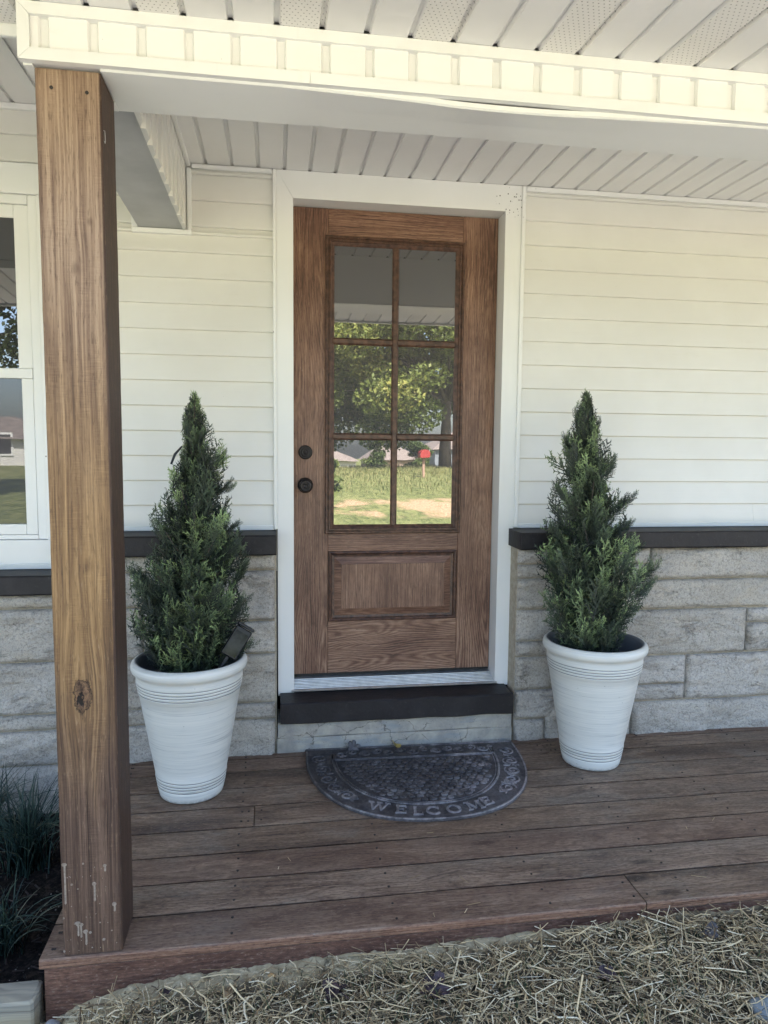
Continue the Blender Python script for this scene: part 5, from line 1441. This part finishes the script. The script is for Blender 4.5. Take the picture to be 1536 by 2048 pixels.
HW_ = {'white': m_simple('far_white_siding', (0.68, 0.67, 0.64, 1), (0.75, 0.74, 0.71, 1), 2, 0.6, 0.1), 'blue': m_simple('far_blue_grey_siding', (0.16, 0.18, 0.21, 1), (0.21, 0.23, 0.26, 1), 2, 0.6, 0.1), 'tan': m_simple('far_tan_brick', (0.36, 0.26, 0.20, 1), (0.46, 0.35, 0.28, 1), 3, 0.8, 0.2)}
def far_house(x0, x1, y0, y1, zb, zw, zr, wall, label):
    t = thing('far_house', ((x0 + x1) / 2, (y0 + y1) / 2, zb), label, 'house', 'houses across the yard')
    w = box('wall', HW_[wall], t, x0, x1, y0, y1, zb, zw)
    o = 0.35; hx = min((y1 - y0) / 2, (x1 - x0) / 2 - 0.5); yc = (y0 + y1) / 2
    m = MB(); m.add([(x0 - o, y0 - o, zw), (x1 + o, y0 - o, zw), (x1 + o, y1 + o, zw), (x0 - o, y1 + o, zw), (x0 - o + hx, yc, zr), (x1 + o - hx, yc, zr)], [(0, 1, 5, 4), (2, 3, 4, 5), (1, 2, 5), (3, 0, 4), (3, 2, 1, 0)])
    m.build('roof', HROOF, t)
    for k in range(2):
        xx = x0 + (x1 - x0) * (0.25 + 0.45 * k)
        wd = box('window', TRIM, t, xx - 0.6, xx + 0.6, y1 + 0.001, y1 + 0.06, zb + 1.0, zb + 2.1)
        box('pane', WGLASS, wd, xx - 0.5, xx + 0.5, y1 + 0.061, y1 + 0.07, zb + 1.1, zb + 2.0)
    box('door', HW_['white'], t, (x0 + x1) / 2 + 0.9, (x0 + x1) / 2 + 1.8, y1 + 0.001, y1 + 0.05, zb, zb + 2.0)
    return t
far_house(0.5, 7.0, -66, -59, -2.6, 0.15, 1.35, 'white', 'white house with brown hip roof at the left of the door reflection')
far_house(8.6, 13.2, -68, -61, -2.6, 0.2, 1.5, 'tan', 'tan house with hip roof behind the tall shrub in the reflection')
far_house(14.0, 21.0, -66, -58, -2.6, 1.2, 2.9, 'blue', 'blue grey house at the right of the door reflection')
far_house(-19.5, -10.5, -41, -34, -0.25, 1.55, 2.75, 'white', 'low white house with brown roof mirrored in the left window')
# mailbox
mb = thing('mailbox', (5.29, -22, 0.25), 'red mailbox on a wooden post by the road, mirrored in the lower right pane', 'mailbox')
pr = [(-0.17, 0.0), (0.17, 0.0), (0.17, 0.14)] + [(0.17 * math.cos(a), 0.14 + 0.13 * math.sin(a)) for a in [math.pi * k / 10 for k in range(1, 10)]] + [(-0.17, 0.14)]
MB().prism([(5.29 + a, 0.97 + b) for a, b in pr], 'y', -22.28, -21.75).build('box', m_simple('red_enamel', (0.26, 0.025, 0.025, 1), (0.33, 0.04, 0.035, 1), 9, 0.4, 0.05), mb, False)
box('flag', m_simple('white_enamel', (0.7, 0.7, 0.7, 1), (0.8, 0.8, 0.8, 1), 9, 0.4, 0.05), mb, 5.465, 5.475, -22.1, -21.95, 1.12, 1.24)
box('post', m_simple('grey_post_wood', (0.28, 0.18, 0.13, 1), (0.38, 0.26, 0.19, 1), 20, 0.8, 0.3), mb, 5.24, 5.34, -22.06, -21.96, 0.15, 0.969)
rd = MB(); rg = random.Random(2)
rings = [[(x, -37.4, ground_z(x, -37.4) + 0.03), (x, -43.5, ground_z(x, -43.5) + 0.05)] for x in np.linspace(-90, 90, 60)]
rd = MB().rings([[tuple(map(float, p)) for p in r] for r in rings], False, False).build('road', m_simple('grey_asphalt', (0.13, 0.13, 0.13, 1), (0.19, 0.185, 0.18, 1), 4, 0.9, 0.3), None)
tag(rd, kind='structure')

TALL = m_straw('tall_meadow_grass', [(0.0, (0.07, 0.10, 0.03, 1)), (0.5, (0.17, 0.19, 0.06, 1)), (1.0, (0.40, 0.35, 0.17, 1))])
P, W = blades(24000, lambda r, n: r.uniform(-1.0, 17.0, n), lambda r, n: -15.5 - r.rand(n) ** 0.85 * 20.5, lambda a, b: ground_z(a, b), 0.05, 0.05 + 0.20, 0.014, 77, 0.9, 3)
V, F, rv = ribbons('tall_grass', P, W, None, None)
tg = np_mesh('tall_grass', V, F, TALL, attrs={'shade': rv}); tag(tg, 'unmown meadow grass across the yard, mirrored in the door panes', 'grass', kind='stuff')
